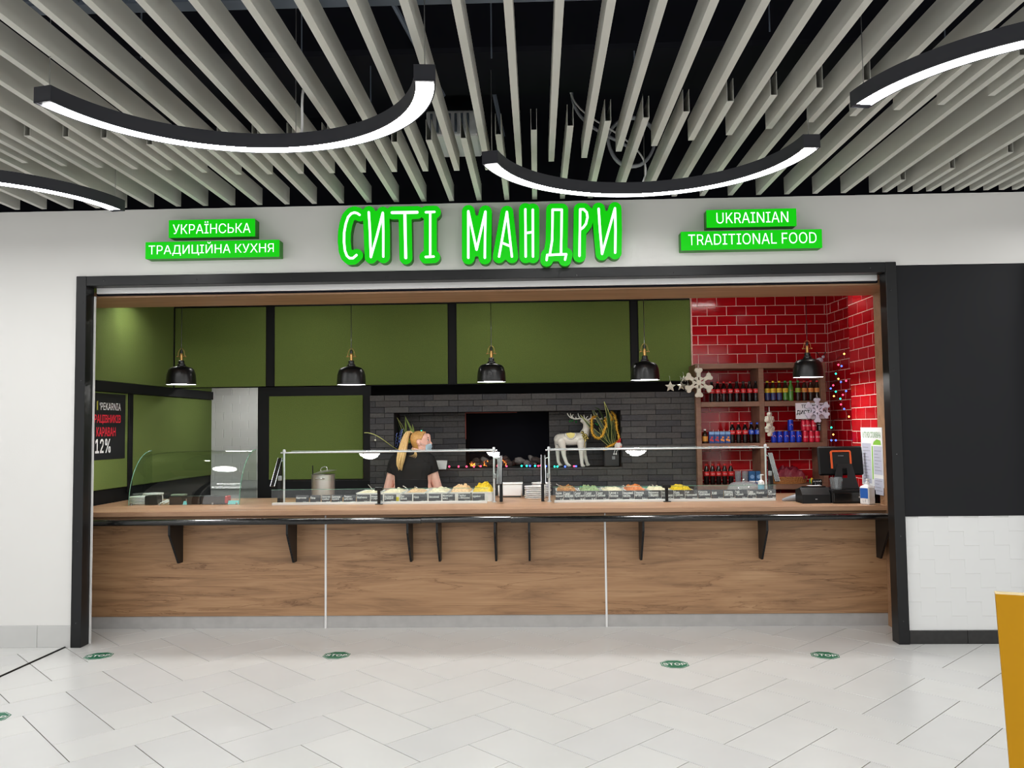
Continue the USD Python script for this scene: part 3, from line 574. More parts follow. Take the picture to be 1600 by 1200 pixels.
# glass food guards
def guard(xa, xb, xc, xl, xr, label, out):
    c = (xa+xb)/2; t = thing('food_guard', label, 'food guard', (c, 1.08, CT)); a, b = xa-c, xb-c
    for x in (a, b):
        obj('post', lathe([(0, 0), (.02, 0), (.02, .006), (.009, .008), (.009, .44), (.013, .445), (.0145, .46), (.011, .474), (0, .477)], 18, (x, 0, 0)), M['guard_edge'], t, 40)
        s = -1 if x < 0 else 1; e = x + s*(.05)
        obj('support', along_x([(.03, 0), (.12, 0), (.085, .36), (.05, .38)], e-.006*s, e+.02*s) if s > 0 else along_x([(.03, 0), (.12, 0), (.085, .36), (.05, .38)], e-.02, e+.006), M['plastic_black'], t)
        obj('slanted_frame', along_x([(-.165, .168), (-.145, .16), (.055, .385), (.04, .4)], e-.017, e+.017), M['plastic_black'], t)
        for g in (-.018, .018): obj('frame_edge', cyl((e+g, -.167, .168), (e+g, .04, .402), .0015, 6), M['guard_edge'], t)
        obj('arm', cat_(cyl((x, 0, .385), (e, .045, .362), .005, 8)), M['guard_edge'], t)
        obj('junction_box', box(e-s*.04-.014, e-s*.04+.014, -.1, -.07, .21, .25, .004), M['plastic_grey'], t)
    obj('rail', cyl((a-.03, 0, .446), (b+.03, 0, .446), .0065, 10), M['guard_edge'], t, True)
    obj('shelf_pane', box(a, b, .0, .2, .449, .455, .001), M['glass'], t)
    obj('shelf_edge', box(a, b, .2, .203, .448, .456, .001), M['guard_edge'], t)
    d = np.array([-.17, -.225]); n = np.array([.798, -.603])*.0025; p = np.array([.0, .436]); q = p+d
    obj('slanted_pane', along_x([tuple(p+n), tuple(q+n), tuple(q-n), tuple(p-n)], a-.05, b+.05), M['slant_glass'], t)
    obj('front_pane', box(xl-c, xr-c, -.085, -.08, .018, .13, .001), M['front_glass'], t)
    obj('front_pane_edge', box(xl-c, xr-c, -.0852, -.0798, .13, .1335, .0005), M['glass_edge'], t)
    obj('base_channel', box(xl-c+.01, xr-c-.01, -.1, -.05, 0, .02, .002), M['white_metal'], t)
    k = xc-c
    obj('clamp', along_x([(-.115, 0), (-.095, 0), (-.095, .11), (-.07, .11), (-.07, .145), (-.12, .145), (-.12, .11), (-.115, .1)], k-.012, k+.012), M['plastic_black'], t)
    obj('clamp_head', box(k-.034, k+.034, -.122, -.086, .118, .148, .004), M['plastic_black'], t); obj('clamp_foot', box(k-.03, k+.034, -.13, -.1, 0, .006, .002), M['plastic_black'], t)
guard(-2.2132, -0.3788, -1.3614, -2.2991, -0.4259, 'glass food guard with slanted pane in front of the worker', 1)
guard(0.0974, 1.9556, 1.0877, 0.1263, 2.0142, 'glass food guard with slanted pane in front of deer and drinks shelf', 1)

def price_card(x0, x1, lines, price, label, y=1.045, h=.072, tone=0):
    w = x1-x0-.003; t = thing('price_card', label, 'price card', ((x0+x1)/2, y, CT))
    obj('board', along_x([(0, 0), (.0025, 0), (.0105, h), (.008, h)], -w/2, w/2), M['board'], t)
    obj('foot', box(-w*.3, w*.3, .003, .022, 0, .004), M['plastic_black'], t)
    ms_ = []
    n = len(lines)
    for k, s in enumerate(lines):
        tw = min(w*.9, .0105*len(s)); z = h*(.56 if n == 1 else .66-.25*k)
        m = text(s, tw, h*.26, .0005, True); m.apply_translation((-w*.46, 0, z)); ms_.append(m)
    m = text(price, w*.42, h*.22, .0005, True); m.apply_translation((w*.06, 0, h*.1))
    for nm, m in (('lettering', cat_(*ms_)), ('price_lettering', m)):
        v = m.vertices; m.vertices = np.c_[v[:, 0], v[:, 1]-.0004+v[:, 2]*.008/h, v[:, 2]]; obj(nm, m, M['chalk'], t)
LC = [-2.102, -1.9863, -1.9779, -1.8829, -1.8773, -1.7963, -1.7908, -1.6931, -1.6848, -1.5761, -1.5705, -1.4536, -1.448, -1.3423, -1.3312, -1.2256, -1.1923, -1.0869, -1.0786, -0.9566, -0.9455, -0.8347, -0.8264, -0.7158, -0.6909, -0.5832, -0.5666, -0.459]
LT = [(['Картопля'], '35гр'), (['Плов'], '40гр'), (['Зразочки', 'грибні'], '50'), (['Биточки', 'курячі'], '40'), (['Пюре з', 'цибулею'], '40гр'), (['Відбивна'], '35гр'), (['Млинці', 'з сиром'], '40'), (['Котлета', 'домашня'], '35гр'), (['Рис', 'білий'], '20гр'), (['Каша'], '45 гр'), (['Весняний'], '24гр'), (['Вінегрет', 'мікс'], '23гр'), (['Гарбуз', 'з яблуком'], '20 гр'), (['Цукіні'], '23гр')]
RC = [0.1491, 0.2182, 0.3081, 0.4013, 0.4971, 0.6065, 0.7239, 0.8249, 0.9394, 1.0538, 1.16, 1.2551, 1.3665, 1.4778, 1.5835, 1.681, 1.7866, 1.8596, 1.9569, 2.0271]
RT = [(['Буряк', 'варений'], '15'), (['Салат', 'з мисливськими'], '35гр'), (['Салат', 'буряковий'], '35'), (['Салат', 'крабовий'], '35'), (['Салат', 'грибний'], '35гр'), (['Цезар з', 'беконом'], '40гр'), (['Вишневий', 'кисіль'], '35гр'), (['Лимонад', 'цитрус'], '35гр'), (['Вареники', 'з вишнею'], '40гр'), (['Борщ', 'зі сметаною'], '40гр'), (['Юшка', 'з рибою'], '30гр'), (['Суп', 'гороховий'], '35гр'), (['Капуста', 'тушкована'], '38гр'), (['Хліб'], '5гр'), (['Млинець', 'сметана'], '35гр'), (['Чай', 'чорний'], '30гр'), (['Кава', 'американо'], '35гр'), (['Компот'], '15гр'), (['Сік', 'яблучний'], '20гр')]
ORD = ['first', 'second', 'third', 'fourth', 'fifth', 'sixth', 'seventh', 'eighth', 'ninth', 'tenth', 'eleventh', 'twelfth', 'thirteenth', 'fourteenth', 'fifteenth', 'sixteenth', 'seventeenth', 'eighteenth', 'nineteenth']
for k, (ls, p) in enumerate(LT): price_card(LC[2*k], LC[2*k+1], ls, p, f'grey chalk price card, {ORD[k]} from the left behind the left food guard', h=.078)
for k, (ls, p) in enumerate(RT): price_card(RC[k], RC[k+1], ls, p, f'grey chalk price card, {ORD[k]} from the left behind the right food guard', h=.092)
for k, x in enumerate((1.5081, 1.5651)):
    t = thing('price_tag', 'small yellow price label, ' + ('left', 'right')[k] + ' of two on the right row of cards', 'price tag', (x, 1.062, CT)); obj('label', box(-.024, .024, 0, .002, .037, .077, .0008), mat('tag_yellow', lin(240, 200, 110), .6), t); obj('pin', box(-.003, .003, .001, .003, 0, .038), M['plastic_grey'], t)
t = thing('price_tag', 'tiny bright yellow label between two grey price cards', 'price tag', (-1.2171, 1.062, CT)); obj('label', box(-.012, .012, 0, .002, .02, .055, .0008), mat('tag_lemon', lin(236, 220, 70), .6), t); obj('pin', box(-.003, .003, .001, .003, 0, .022), M['plastic_grey'], t)

def mound(w, d, h, seed, lumps=0):
    n = 22; g = np.linspace(-1, 1, n); X_, Y_ = np.meshgrid(g, g, indexing='ij')
    q = np.clip(1-np.maximum(abs(X_), abs(Y_))**2.2, 0, 1); q = q**.6
    p = np.stack([X_*3+seed, Y_*3, 0*X_], -1); zz = q*h*(.55+.9*meshkit.fbm(p*1.4, 3, seed)) + lumps*q*(meshkit.noise(p*1.7, seed+5)-.4)
    v = np.stack([X_*w, Y_*d, zz], -1).reshape(-1, 3); f = []
    for i in range(n-1):
        for j in range(n-1): a = i*n+j; f += [[a, a+n, a+n+1], [a, a+n+1, a+1]]
    return trimesh.Trimesh(v, f, process=False)
pan0 = None
def pan(x, food, h, label, lumps=0, w=.1, seed=1):
    t = thing('food_pan', label, 'food pan', (x, 1.36, CT)); d = .2
    out, inn = sbox(-w, -d, w, d).buffer(-.02).buffer(.02), sbox(-w+.008, -d+.008, w-.008, d-.008).buffer(-.02).buffer(.02)
    wall = trimesh.creation.extrude_polygon(out.buffer(-.004).difference(inn), .077, engine='earcut'); bot = trimesh.creation.extrude_polygon(inn, .02, engine='earcut'); rim = trimesh.creation.extrude_polygon(out.difference(inn), .006, engine='earcut'); rim.apply_translation((0, 0, .077))
    obj('pan', cat_(wall, bot), M['china'], t); obj('rim', rim, M['china'], t)
    obj('food', at(mound(w-.009, d-.009, h, seed, lumps), 0, 0, .06), M[food], t, True)
fl = [(-1.508, 'cream_food', .03, 'white food pan of creamy salad, first from the left behind the left guard', 0), (-1.2919, 'cream_food', .045, 'white food pan of pale porridge, second from the left behind the left guard', 0), (-1.0875, 'pale_food', .035, 'white food pan of light brown salad in front of the worker', .02), (-0.8892, 'cream_food', .05, 'white food pan of mashed potato, third from the right behind the left guard', 0), (-0.6856, 'pale_food', .06, 'white food pan heaped with pale fritters, second from the right behind the left guard', .05), (-0.4879, 'yellow_food', .08, 'white food pan heaped with yellow chips at the right of the left guard', .03)]
fr_ = [(0.2546, 'brown_food', .04, 'white food pan with a brown patty, first from the left behind the right guard', .05), (0.4562, 'green_food', .05, 'white food pan of pale green salad, second from the left behind the right guard', .02), (0.6576, 'cream_food', .04, 'white food pan of creamy salad, third from the left behind the right guard', 0), (0.8586, 'orange_food', .045, 'white food pan of orange salad left of the right guard clamp', .03), (1.0592, 'cream_food', .04, 'white food pan of pale salad behind the right guard clamp', .01), (1.2595, 'yellow_food', .05, 'white food pan of yellow food, last one at the right', .02)]
for k, (x, f, h, lab, lu) in enumerate(fl+fr_): pan(x, f, h, lab, lu, seed=k+1, w=.097)
def spoon(p, q, label, m='steel', r=.004):
    p, q = np.array(p), np.array(q); t = thing('serving_spoon', label, 'serving spoon', p); d = q-p
    obj('handle', tube([(0, 0, 0), d*.5+np.array([0, 0, .006]), d], r, 8, spline=10), M[m], t, True); obj('bowl', ball(-d/np.linalg.norm(d)*.028, 1, 2, (.02, .03, .01)), M['steel'], t, True)
for a, b, y, m, lab in (((-1.4971, 1.015), (-1.5379, 1.0791), 1.4, 'steel', 'steel spoon in the first pan of the left guard'), ((-1.1527, 1.006), (-1.2224, 1.0644), 1.4, 'steel', 'steel spoon left of the worker\'s middle'), ((-1.0607, 1.007), (-1.125, 1.0541), 1.45, 'steel', 'thin steel spoon right of another one before the worker'), ((-0.8733, 0.9976), (-0.9253, 1.0442), 1.4, 'steel', 'steel spoon in the pan of mashed potato'), ((-0.6176, 1.0067), (-0.6577, 1.0647), 1.4, 'steel', 'steel spoon between fritters and yellow chips'),
    ((0.2498, 0.9985), (0.1644, 1.0682), 1.4, 'steel', 'steel spoon at the left end of the right guard'), ((0.4859, 1.002), (0.3773, 1.0432), 1.4, 'utensil_green', 'dull green serving spoon in the green salad'), ((0.641, 0.9948), (0.5614, 1.0414), 1.4, 'steel', 'steel spoon in the creamy salad of the right guard'), ((0.8012, 1.0029), (1.0108, 1.0212), 1.5, 'utensil_green', 'bright green long handled serving spoon left of the clamp'), ((0.8304, 0.993), (0.7626, 1.0509), 1.4, 'steel', 'steel spoon beside the bright green handle'), ((1.0882, 0.9905), (1.0208, 1.0541), 1.4, 'steel', 'steel spoon just left of the right guard clamp')):
    spoon((a[0], y, a[1]), (b[0], y-.02, b[1]), lab, m, .0055 if m == 'utensil_green' else .004)

# stock pot, containers, plates
px_ = -2.0118; pt = thing('stock_pot', 'stainless steel stock pot with tilted lid and ladle behind the left guard', 'pot', (px_, 1.62, CT))
obj('body', lathe([(0, 0), (.1, 0), (.107, .006), (.107, .218), (.111, .222), (.111, .226), (.104, .226), (.103, .012), (0, .012)], 48), M['brushed'], pt, 40)
lid = lathe([(0, .02), (.04, .018), (.09, .008), (.108, .002), (.112, 0), (.108, -.002), (.09, .004), (.04, .014), (0, .016)], 40); lid.apply_transform(trimesh.transformations.rotation_matrix(-.16, [0, 1, 0])); obj('lid', at(lid, .012, 0, .245), M['brushed'], pt, 40)
obj('lid_handle', tube([(-.022, 0, .255), (-.018, 0, .283), (.03, 0, .292), (.036, 0, .268)], .0045, 8, spline=16), M['steel'], pt, True)
obj('side_handle', tube([(-.035, -.104, .19), (-.03, -.135, .192), (.03, -.135, .192), (.035, -.104, .19)], .006, 8, spline=18), M['steel'], pt, True)
obj('ladle', tube([(-.09, .0, .12), (-.098, 0, .23), (-.1, 0, .31)], .005, 8), M['plastic_black'], pt, True)
xa, xb = -0.377, -0.14
t = thing('food_container', 'white lidded plastic container between the two glass guards', 'container', ((xa+xb)/2, 1.62, CT)); w = (xb-xa)/2
obj('body', box(-w*.95, w*.95, -.06, .06, .006, .118, .012), M['white_paint'], t, 40); obj('lid', box(-w, w, -.064, .064, .118, .134, .005), M['china'], t); obj('tray', box(-w*.85, w*.85, -.055, .055, 0, .008), M['plastic_black'], t)
plates(-0.0279, 1.46, 7, .094, 'front stack of white plates between the two glass guards', dz=.0165)
plates(0.0316, 1.655, 8, .09, 'taller rear stack of white plates between the two glass guards', dz=.0165)

# hand gel pump bottle behind right guard, glass cloche
t = thing('pump_bottle', 'slim white pump bottle beside the right post of the right guard', 'bottle', (1.971, 1.3, CT))
obj('body', lathe([(0, 0), (.026, 0), (.028, .01), (.028, .13), (.024, .145), (.01, .155), (0, .155)], 24), M['white_paint'], t, 40); obj('label', lathe([(.0284, .03), (.0286, .031), (.0286, .115), (.0284, .116)], 24), mat('pale_blue', lin(130, 190, 215), .5), t); obj('pump', cat_(cyl((0, 0, .155), (0, 0, .2), .007, 10), box(-.008, .025, -.006, .006, .195, .205, .002)), M['white_paint'], t)
t = thing('glass_cloche', 'wide glass cloche on the worktop in front of the bottle shelf', 'cloche', (1.8895-.005, 1.57, CT))
pr = [(.148*math.cos(a)**.6 if a < 1.56 else 0, .05+.075*math.sin(a)) for a in np.linspace(0, math.pi/2, 14)]
obj('dome', lathe([(.148, 0)]+pr+[(max(r-.004, 0), z-.004) for r, z in pr[::-1]]+[(.144, 0), (.148, 0)], 40), pane('cloche_glass', (.9, .92, .92), haze=.16), t, 40); obj('knob', ball((0, 0, .137), .014, 2), M['steel'], t, True); obj('plate', lathe([(0, 0), (.155, 0), (.158, .006), (0, .004)], 40), M['china'], t)

# till area
xl, xr = 2.3684+.004, 2.8056
t = thing('cash_drawer', 'flat black cash drawer under the till monitor', 'cash drawer', ((xl+xr)/2, .86, CT)); w = (xr-xl)/2
obj('body', box(-w, w, -.17, .17, 0, .108, .006), M['plastic_black'], t); obj('drawer_front', box(-w*.94, w*.94, -.174, -.168, .012, .085, .002), M['black_gloss'], t); obj('lock', cyl((0, -.178, .05), (0, -.172, .05), .008, 12), M['steel'], t)
mx0, mx1, mz0, mz1 = 2.3305, 2.6977, 1.1536, 1.3942
t = thing('till_monitor', 'black till monitor seen from behind with an orange ring on its back', 'monitor', ((mx0+mx1)/2, .86, CT+.108)); w = (mx1-mx0)/2; zb, zt = mz0-CT-.108, mz1-CT-.108
def tilt(m, a=-.12, z=.2): m = m.copy(); m.apply_transform(trimesh.transformations.rotation_matrix(a, [1, 0, 0], (0, 0, z))); return m
obj('housing', tilt(cat_(box(-w, w, 0, .03, zb, zt, .012))), M['plastic_black'], t, 30); obj('screen', tilt(box(-w+.012, w-.012, .03, .032, zb+.012, zt-.012)), M['black_gloss'], t)
zc = (zb+zt)/2
rg = sbox(-.085, zb+.03, .085, zt-.035).buffer(-.02).buffer(.02); rg = rg.difference(rg.buffer(-.014)).difference(sbox(-.2, zb-.1, .2, zb+.055))
obj('orange_ring', tilt(at(prism(rg, -.01), 0, 0, 0)), mat('orange_plastic', lin(235, 96, 44), .4, emit=.0), t)
obj('rear_cover', tilt(box(-.07, .07, -.006, 0, zb+.045, zt-.05, .004)), mat('matt_black', lin(14, 14, 15), .6), t)
obj('maker_mark', tilt(at(text('SUNMI', .045, .008, .001, True), -.022, -.0065, zt-.085)), M['plastic_grey'], t)
st = Polygon([(-.105, 0), (.115, 0), (.07, .2), (-.045, .2)], [[(-.012, .085), (.03, .085), (.026, .165), (-.01, .165)]])
obj('stand', tilt(at(prism(st, -.012), 0.01, -.03, 0), -.1, 0), mat('stand_black', lin(34, 34, 36), .35), t); obj('foot', box(-.11, .13, -.09, .09, 0, .008, .003), M['plastic_black'], t)
xl, xr = 2.1417, 2.3684
t = thing('receipt_printer', 'rounded black receipt printer left of the cash drawer', 'printer', ((xl+xr)/2, .8, CT)); w = (xr-xl)/2
obj('body', along_x([(-.09, 0), (.09, 0), (.09, .1), (-.03, .125), (-.085, .07)], -w, w), M['plastic_black'], t); obj('lid', along_x([(-.03, .125), (.085, .101), (.085, .108), (-.025, .134)], -w*.86, w*.86), M['black_gloss'], t); obj('button', box(-.01, .006, -.092, -.086, .03, .037, .001), M['plastic_grey'], t)
obj('receipt', box(-.03, .075, .0, .07, .1345, .136), M['paper'], t)
xl, xr = 2.0439, 2.1982
t = thing('barcode_scanner', 'grey hand scanner with black head lying left of the receipt printer', 'scanner', ((xl+xr)/2, .93, CT)); w = (xr-xl)/2
obj('handle', trimesh.convex.convex_hull(np.vstack([ball((-w*.9, 0, .012), .012, 1).vertices, ball((w*.5, 0, .035), .028, 1).vertices, ball((w*.5, 0, .026), .026, 1).vertices])), M['plastic_grey'], t, True); obj('head', trimesh.convex.convex_hull(np.vstack([ball((w*.72, 0, .034), .034, 1).vertices, ball((w*1.05, 0, .04), .036, 1).vertices])), M['plastic_black'], t, True)
t = thing('glass_tumbler', 'clear glass tumblers stacked on the cash drawer below the monitor', 'glass', (2.4283, .745, CT+.108))
obj('tumbler', lathe([(0, 0), (.042, 0), (.052, .09), (.049, .09), (.04, .006), (0, .006)], 28), pane('tumbler_glass', (.9, .92, .93), haze=.05), t, 40); obj('tumbler', lathe([(0, .012), (.038, .012), (.047, .1), (.045, .1), (.036, .016), (0, .016)], 28), pane('tumbler_glass_two', (.9, .92, .93), haze=.05), t, 40)
t = thing('chalk_sign', 'tiny black chalk sign behind the receipt printer', 'sign', (2.3723-.012, 1.0, CT))
obj('board', box(-.042, .042, 0, .004, .12, .175, .001), M['plastic_black'], t); obj('stem', box(-.004, .004, .001, .004, 0, .122), M['plastic_black'], t); obj('foot', box(-.022, .022, -.02, .02, 0, .004), M['plastic_black'], t); obj('lettering', at(text('хліб', .07, .014, .0006), -.035, 0, .152), M['chalk'], t); obj('price_lettering', at(text('5 грн', .045, .011, .0006), -.02, 0, .128), M['chalk'], t)
t = thing('sanitizer_bottle', 'square white sanitizer bottle with blue label at the right end of the worktop', 'bottle', (2.6164, .595, CT), 33)
obj('body', box(-.042, .042, -.042, .042, 0, .142, .008), M['white_paint'], t, 30); obj('shoulder', trimesh.convex.convex_hull(np.vstack([box(-.036, .036, -.036, .036, .14, .143).vertices, lathe([(0, .158), (.016, .158)], 12).vertices])), M['white_paint'], t)
obj('cap', lathe([(0, .156), (.016, .156), (.016, .176), (.008, .18), (.008, .196), (0, .196)], 16), M['white_paint'], t, 40); obj('nozzle', box(-.01, .034, -.007, .007, .19, .202, .003), M['white_paint'], t)
obj('label', box(-.0428, -.0418, -.034, .034, .05, .13), mat('label_blue', lin(20, 96, 190), .4), t); 
for ch, u in (('L', -.012), ('8', .004)):
    lt = at(text(ch, .011, .022, .0005), u, -.0424, .02); v = lt.vertices; lt.vertices = np.c_[v[:, 1], -v[:, 0], v[:, 2]]; obj('letter', lt, M['grey_ink'], t)

# ================================================================ DRINKS SHELF
sx0, sx1, szt = 1.5889, 2.8798, 2.193
sd = 2.2438
zs1, zs2, zs3 = 1.8124, 1.3982, 0.9862
T = .05
sh_ = thing('drinks_shelf', 'open brown wooden drinks shelf in two bays against the red tiles', 'shelf', (0, 0, 0))
for x in (sx0, sx1-T): obj('side_panel', box(x, x+T, 2.2, 2.534, 0, szt, .002), M['oak_shelf'], sh_)
obj('divider', box(sd-T/2, sd+T/2, 2.203, 2.534, 0, szt-T, .002), M['oak_shelf'], sh_)
obj('top_board', box(sx0+T, sx1-T, 2.2, 2.534, szt-T, szt, .002), M['oak_shelf'], sh_)
for z in (zs1, zs2, zs3):
    for a, b in ((sx0+T, sd-T/2), (sd+T/2, sx1-T)): obj('shelf_board', box(a, b, 2.202, 2.534, z-T, z, .002), M['oak_shelf'], sh_)
M['cola'] = mat('cola', lin(16, 8, 7), .16, spec=.35); M['cola_red'] = mat('cola_red', lin(206, 24, 30), .4); M['cap_black'] = mat('cap_black', lin(24, 22, 22), .4)
M['soda_blue'] = mat('soda_blue', lin(16, 70, 190), .35); M['can_red'] = mat('can_red', lin(214, 30, 62), .35, .2); M['can_blue'] = mat('can_blue', lin(20, 56, 190), .35, .2)
M['tea_dark'] = mat('tea_dark', lin(44, 28, 16), .16, spec=.35); M['tea_blue'] = mat('tea_blue', lin(46, 58, 110), .3); M['tea_green'] = mat('tea_green', lin(70, 130, 40), .25, coat=.3)
M['lab_yellow'] = mat('lab_yellow', lin(224, 196, 50), .45); M['lab_green'] = mat('lab_green', lin(150, 180, 60), .45); M['lab_orange'] = mat('lab_orange', lin(226, 150, 70), .45); M['cap_yellow'] = mat('cap_yellow', lin(236, 210, 40), .4); M['cap_green'] = mat('cap_green', lin(50, 150, 60), .4)
M['white_print'] = mat('white_print', lin(240, 240, 240), .5); M['red_print'] = mat('red_print', lin(214, 40, 44), .5)
def bottle(key, x, y, z, label, group, body, lab, cap, brand, bcol='white_print', h=.205, low=None, store={}):
    if key in store: return dup(store[key], (x, y, z), label, group=group)
    t = thing('drink_bottle', label, 'bottle', (x, y, z), group=group); store[key] = t; s = h/.205; r = .0262
    pr = [(0, 0), (.021, 0), (r, .008), (r*.94, .05), (r*.93, .07), (r, .09), (r, .12), (r*.96, .138), (.02, .16), (.0125, .178), (.0115, .19), (0, .19)]
    obj('body', lathe([(a, b*s) for a, b in pr], 24), M[body], t, 40)
    l = obj('label', lathe([(r*.97, .086*s), (r*1.025, .088*s), (r*1.03, .128*s), (r*.98, .13*s)], 24), M[lab], t, 40)
    if brand == 'emblem': obj('emblem', wrap(prism([(.011*math.cos(a), .108*s+.011*math.sin(a)) for a in np.linspace(0, 2*math.pi, 18)[:-1]], -.0004), r*1.035), M['white_print'], l)
    elif brand: obj('lettering', wrap(at(text(brand, .036, .013*s, .0004), -.018, 0, .101*s), r*1.035), M[bcol], l)
    if low: obj('lower_sleeve', lathe([(r*.99, .012*s), (r*1.02, .014*s), (r*.97, .05*s), (r*.99, .084*s)], 24), M[low], t, 40)
    obj('cap', lathe([(0, .188*s), (.0135, .188*s), (.0135, .204*s), (.012, .205*s), (0, .205*s)], 20), M[cap], t, 40)
    return t
Y1 = 2.275
TL = [1.7666, 1.8243, 1.8858, 1.9498, 2.0164, 2.0817, 2.1443, 2.2057]
caps = ['black', 'red', 'red', 'red', 'black', 'black', 'black', 'black']
for k, x in enumerate(TL):
    c = caps[k]; bottle('cola_'+c, x, Y1, zs1, f'dark cola bottle with {c} cap, {ORD[k]} from the left on the top left shelf', 'cola bottles on the top left shelf', 'cola', 'cola_red', 'cola_red' if c == 'red' else 'cap_black', 'Coca-Cola')
TR = [(2.3206, 'y'), (2.3781, 'y'), (2.4393, 'y'), (2.5006, 'g'), (2.5541, 'gg'), (2.6267, 'gd'), (2.6904, 'r'), (2.7541, 'r'), (2.8164, 'r')]
spec_ = {'y': ('tea_dark', 'lab_yellow', 'cap_yellow', 'tea_blue', 'yellow-capped iced tea bottle with blue lower half'), 'g': ('tea_dark', 'lab_yellow', 'cap_green', 'tea_green', 'green-capped iced tea bottle with yellow label'), 'gg': ('tea_green', 'tea_green', 'cap_green', 'tea_green', 'all green iced tea bottle'), 'gd': ('tea_dark', 'lab_green', 'cap_green', None, 'dark green-capped tea bottle with pale green label'), 'r': ('tea_dark', 'lab_orange', 'cola_red', None, 'dark red-capped tea bottle with orange label')}
for k, (x, s) in enumerate(TR):
    b, l, c, lo, d = spec_[s]; bottle('tea_'+s, x, Y1, zs1, f'{d}, {ORD[k]} from left on its shelf', 'iced tea bottles on the top right shelf', b, l, c, 'Lipton', 'red_print', .205, lo)
for k, x in enumerate((1.9607, 2.0233, 2.0883)):
    bottle('cola_red', x, Y1, zs2, f'dark cola bottle with red cap on the middle left shelf, {ORD[k]} of three', 'cola bottles on the middle left shelf', 'cola', 'cola_red', 'cola_red', 'Coca-Cola')
for k, x in enumerate((2.1508, 2.2107)):
    bottle('soda_blue', x, Y1, zs2, ('left', 'right')[k] + ' of two dark bottles with blue caps and labels beside the shelf divider', 'blue capped bottles on the middle left shelf', 'cola', 'soda_blue', 'soda_blue', 'emblem')
for k, x in enumerate((1.6919, 1.7525, 1.8131, 1.8736, 1.9354)):
    bottle('cola_red', x, Y1, zs3, f'dark cola bottle with red cap, {ORD[k]} from the left on the lowest shelf', 'cola bottles on the lowest shelf', 'cola', 'cola_red', 'cola_red', 'Coca-Cola')
t = thing('drink_bottle', 'short brown bottle with orange label at the left end of the middle shelf', 'bottle', (1.6864, Y1, zs2))
obj('body', lathe([(0, 0), (.026, 0), (.0275, .01), (.0275, .085), (.02, .105), (.011, .118), (.011, .13), (0, .13)], 24), M['tea_dark'], t, 40); obj('label', lathe([(.0276, .02), (.0284, .021), (.0284, .07), (.0276, .071)], 24), mat('amber', lin(214, 150, 60), .4), t); obj('cap', lathe([(0, .128), (.013, .128), (.013, .143), (0, .144)], 16), M['white_print'], t)
M['juice_blue'] = mat('juice_blue', lin(30, 66, 130), .4); M['cherry'] = mat('cherry', lin(196, 36, 40), .4); M['orange_print'] = mat('orange_print', lin(236, 140, 50), .4); M['sky_print'] = mat('sky_print', lin(130, 170, 215), .4)
for k, x in enumerate((1.7494, 1.8031, 1.8574, 1.9111)):
    t = thing('juice_carton', ('blue juice carton with red cherries, left of two', 'blue juice carton with red cherries, right of two', 'blue juice carton with orange fruit, left of two', 'blue juice carton with orange fruit, right of two')[k], 'juice carton', (x, Y1, zs2), group='juice cartons on the middle left shelf')
    obj('box', box(-.0255, .0255, -.02, .02, 0, .118, .002), M['juice_blue'], t); obj('top_print', box(-.025, .025, -.0206, -.0198, .088, .114), M['sky_print'], t)
    fm = M['cherry'] if k < 2 else M['orange_print']
    for fx, fz, fr0 in ((-.009, .035, .012), (.01, .028, .011), (.004, .058, .010)): obj('fruit_print', at(prism([(fr0*math.cos(a), fr0*math.sin(a)) for a in np.linspace(0, 2*math.pi, 15)[:-1]], -.0004), fx, -.0203, fz), fm, t)
    obj('straw', cyl((.016, -.006, .116), (.02, -.006, .135), .002, 6), M['white_print'], t)
def can(key, x, y, z, label, group, store={}):
    if key in store: return dup(store[key], (x, y, z), label, group=group)
    t = thing('drink_can', label, 'can', (x, y, z), group=group); store[key] = t; r = .0282
    obj('body', lathe([(0, .002), (.021, 0), (.0225, .002), (r, .012), (r, .1), (.024, .11), (.0238, .113), (.0228, .113), (.022, .109), (0, .109)], 24), M['can_'+key], t, 40); obj('rim', lathe([(.0225, .1105), (.0242, .1115), (.0242, .1135), (.0225, .1135)], 24), M['steel'], t)
    if key == 'blue':
        th = np.linspace(0, 2*math.pi, 22)[:-1]; disc = Polygon([(.015*math.cos(a), .058+.015*math.sin(a)) for a in th])
        up_ = disc.intersection(Polygon([(-.02, .06), (-.005, .064), (.006, .06), (.02, .066), (.02, .08), (-.02, .08)])); lo_ = disc.intersection(Polygon([(-.02, .052), (-.005, .056), (.006, .05), (.02, .055), (.02, .03), (-.02, .03)]))
        obj('emblem', wrap(prism(disc, -.0005), r+.0003), M['white_print'], t); obj('emblem_top', wrap(prism(up_, -.0006), r+.0006), M['red_print'], t); obj('emblem_base', wrap(prism(lo_, -.0006), r+.0006), M['soda_blue'], t)
    else: obj('lettering', wrap(at(text('Coca-Cola', .044, .02, .0004), -.022, 0, .045), r+.0003), M['white_print'], t)
    return t
for k, x in enumerate((2.3702, 2.4299, 2.4922, 2.5557, 2.6192)): can('blue', x, 2.27, zs2, f'blue drink can, {ORD[k]} from the left in the lower row', 'blue cans on the middle right shelf')
can('blue', 2.5399, 2.27, zs2+.1138, 'blue drink can standing alone on top of the blue row', 'blue cans on the middle right shelf')
for k, x in enumerate((2.6846, 2.7448, 2.8019, 2.8589)): can('red', x, 2.27, zs2, f'red drink can, {ORD[k]} from the left in the lower row', 'red cans on the middle right shelf')
for k, x in enumerate((2.6683+.006, 2.7127, 2.7711)): can('red', x, 2.27 if k else 2.275, zs2+.1138, f'red drink can, {ORD[k]} from the left in the upper row below the white notice', 'red cans on the middle right shelf')
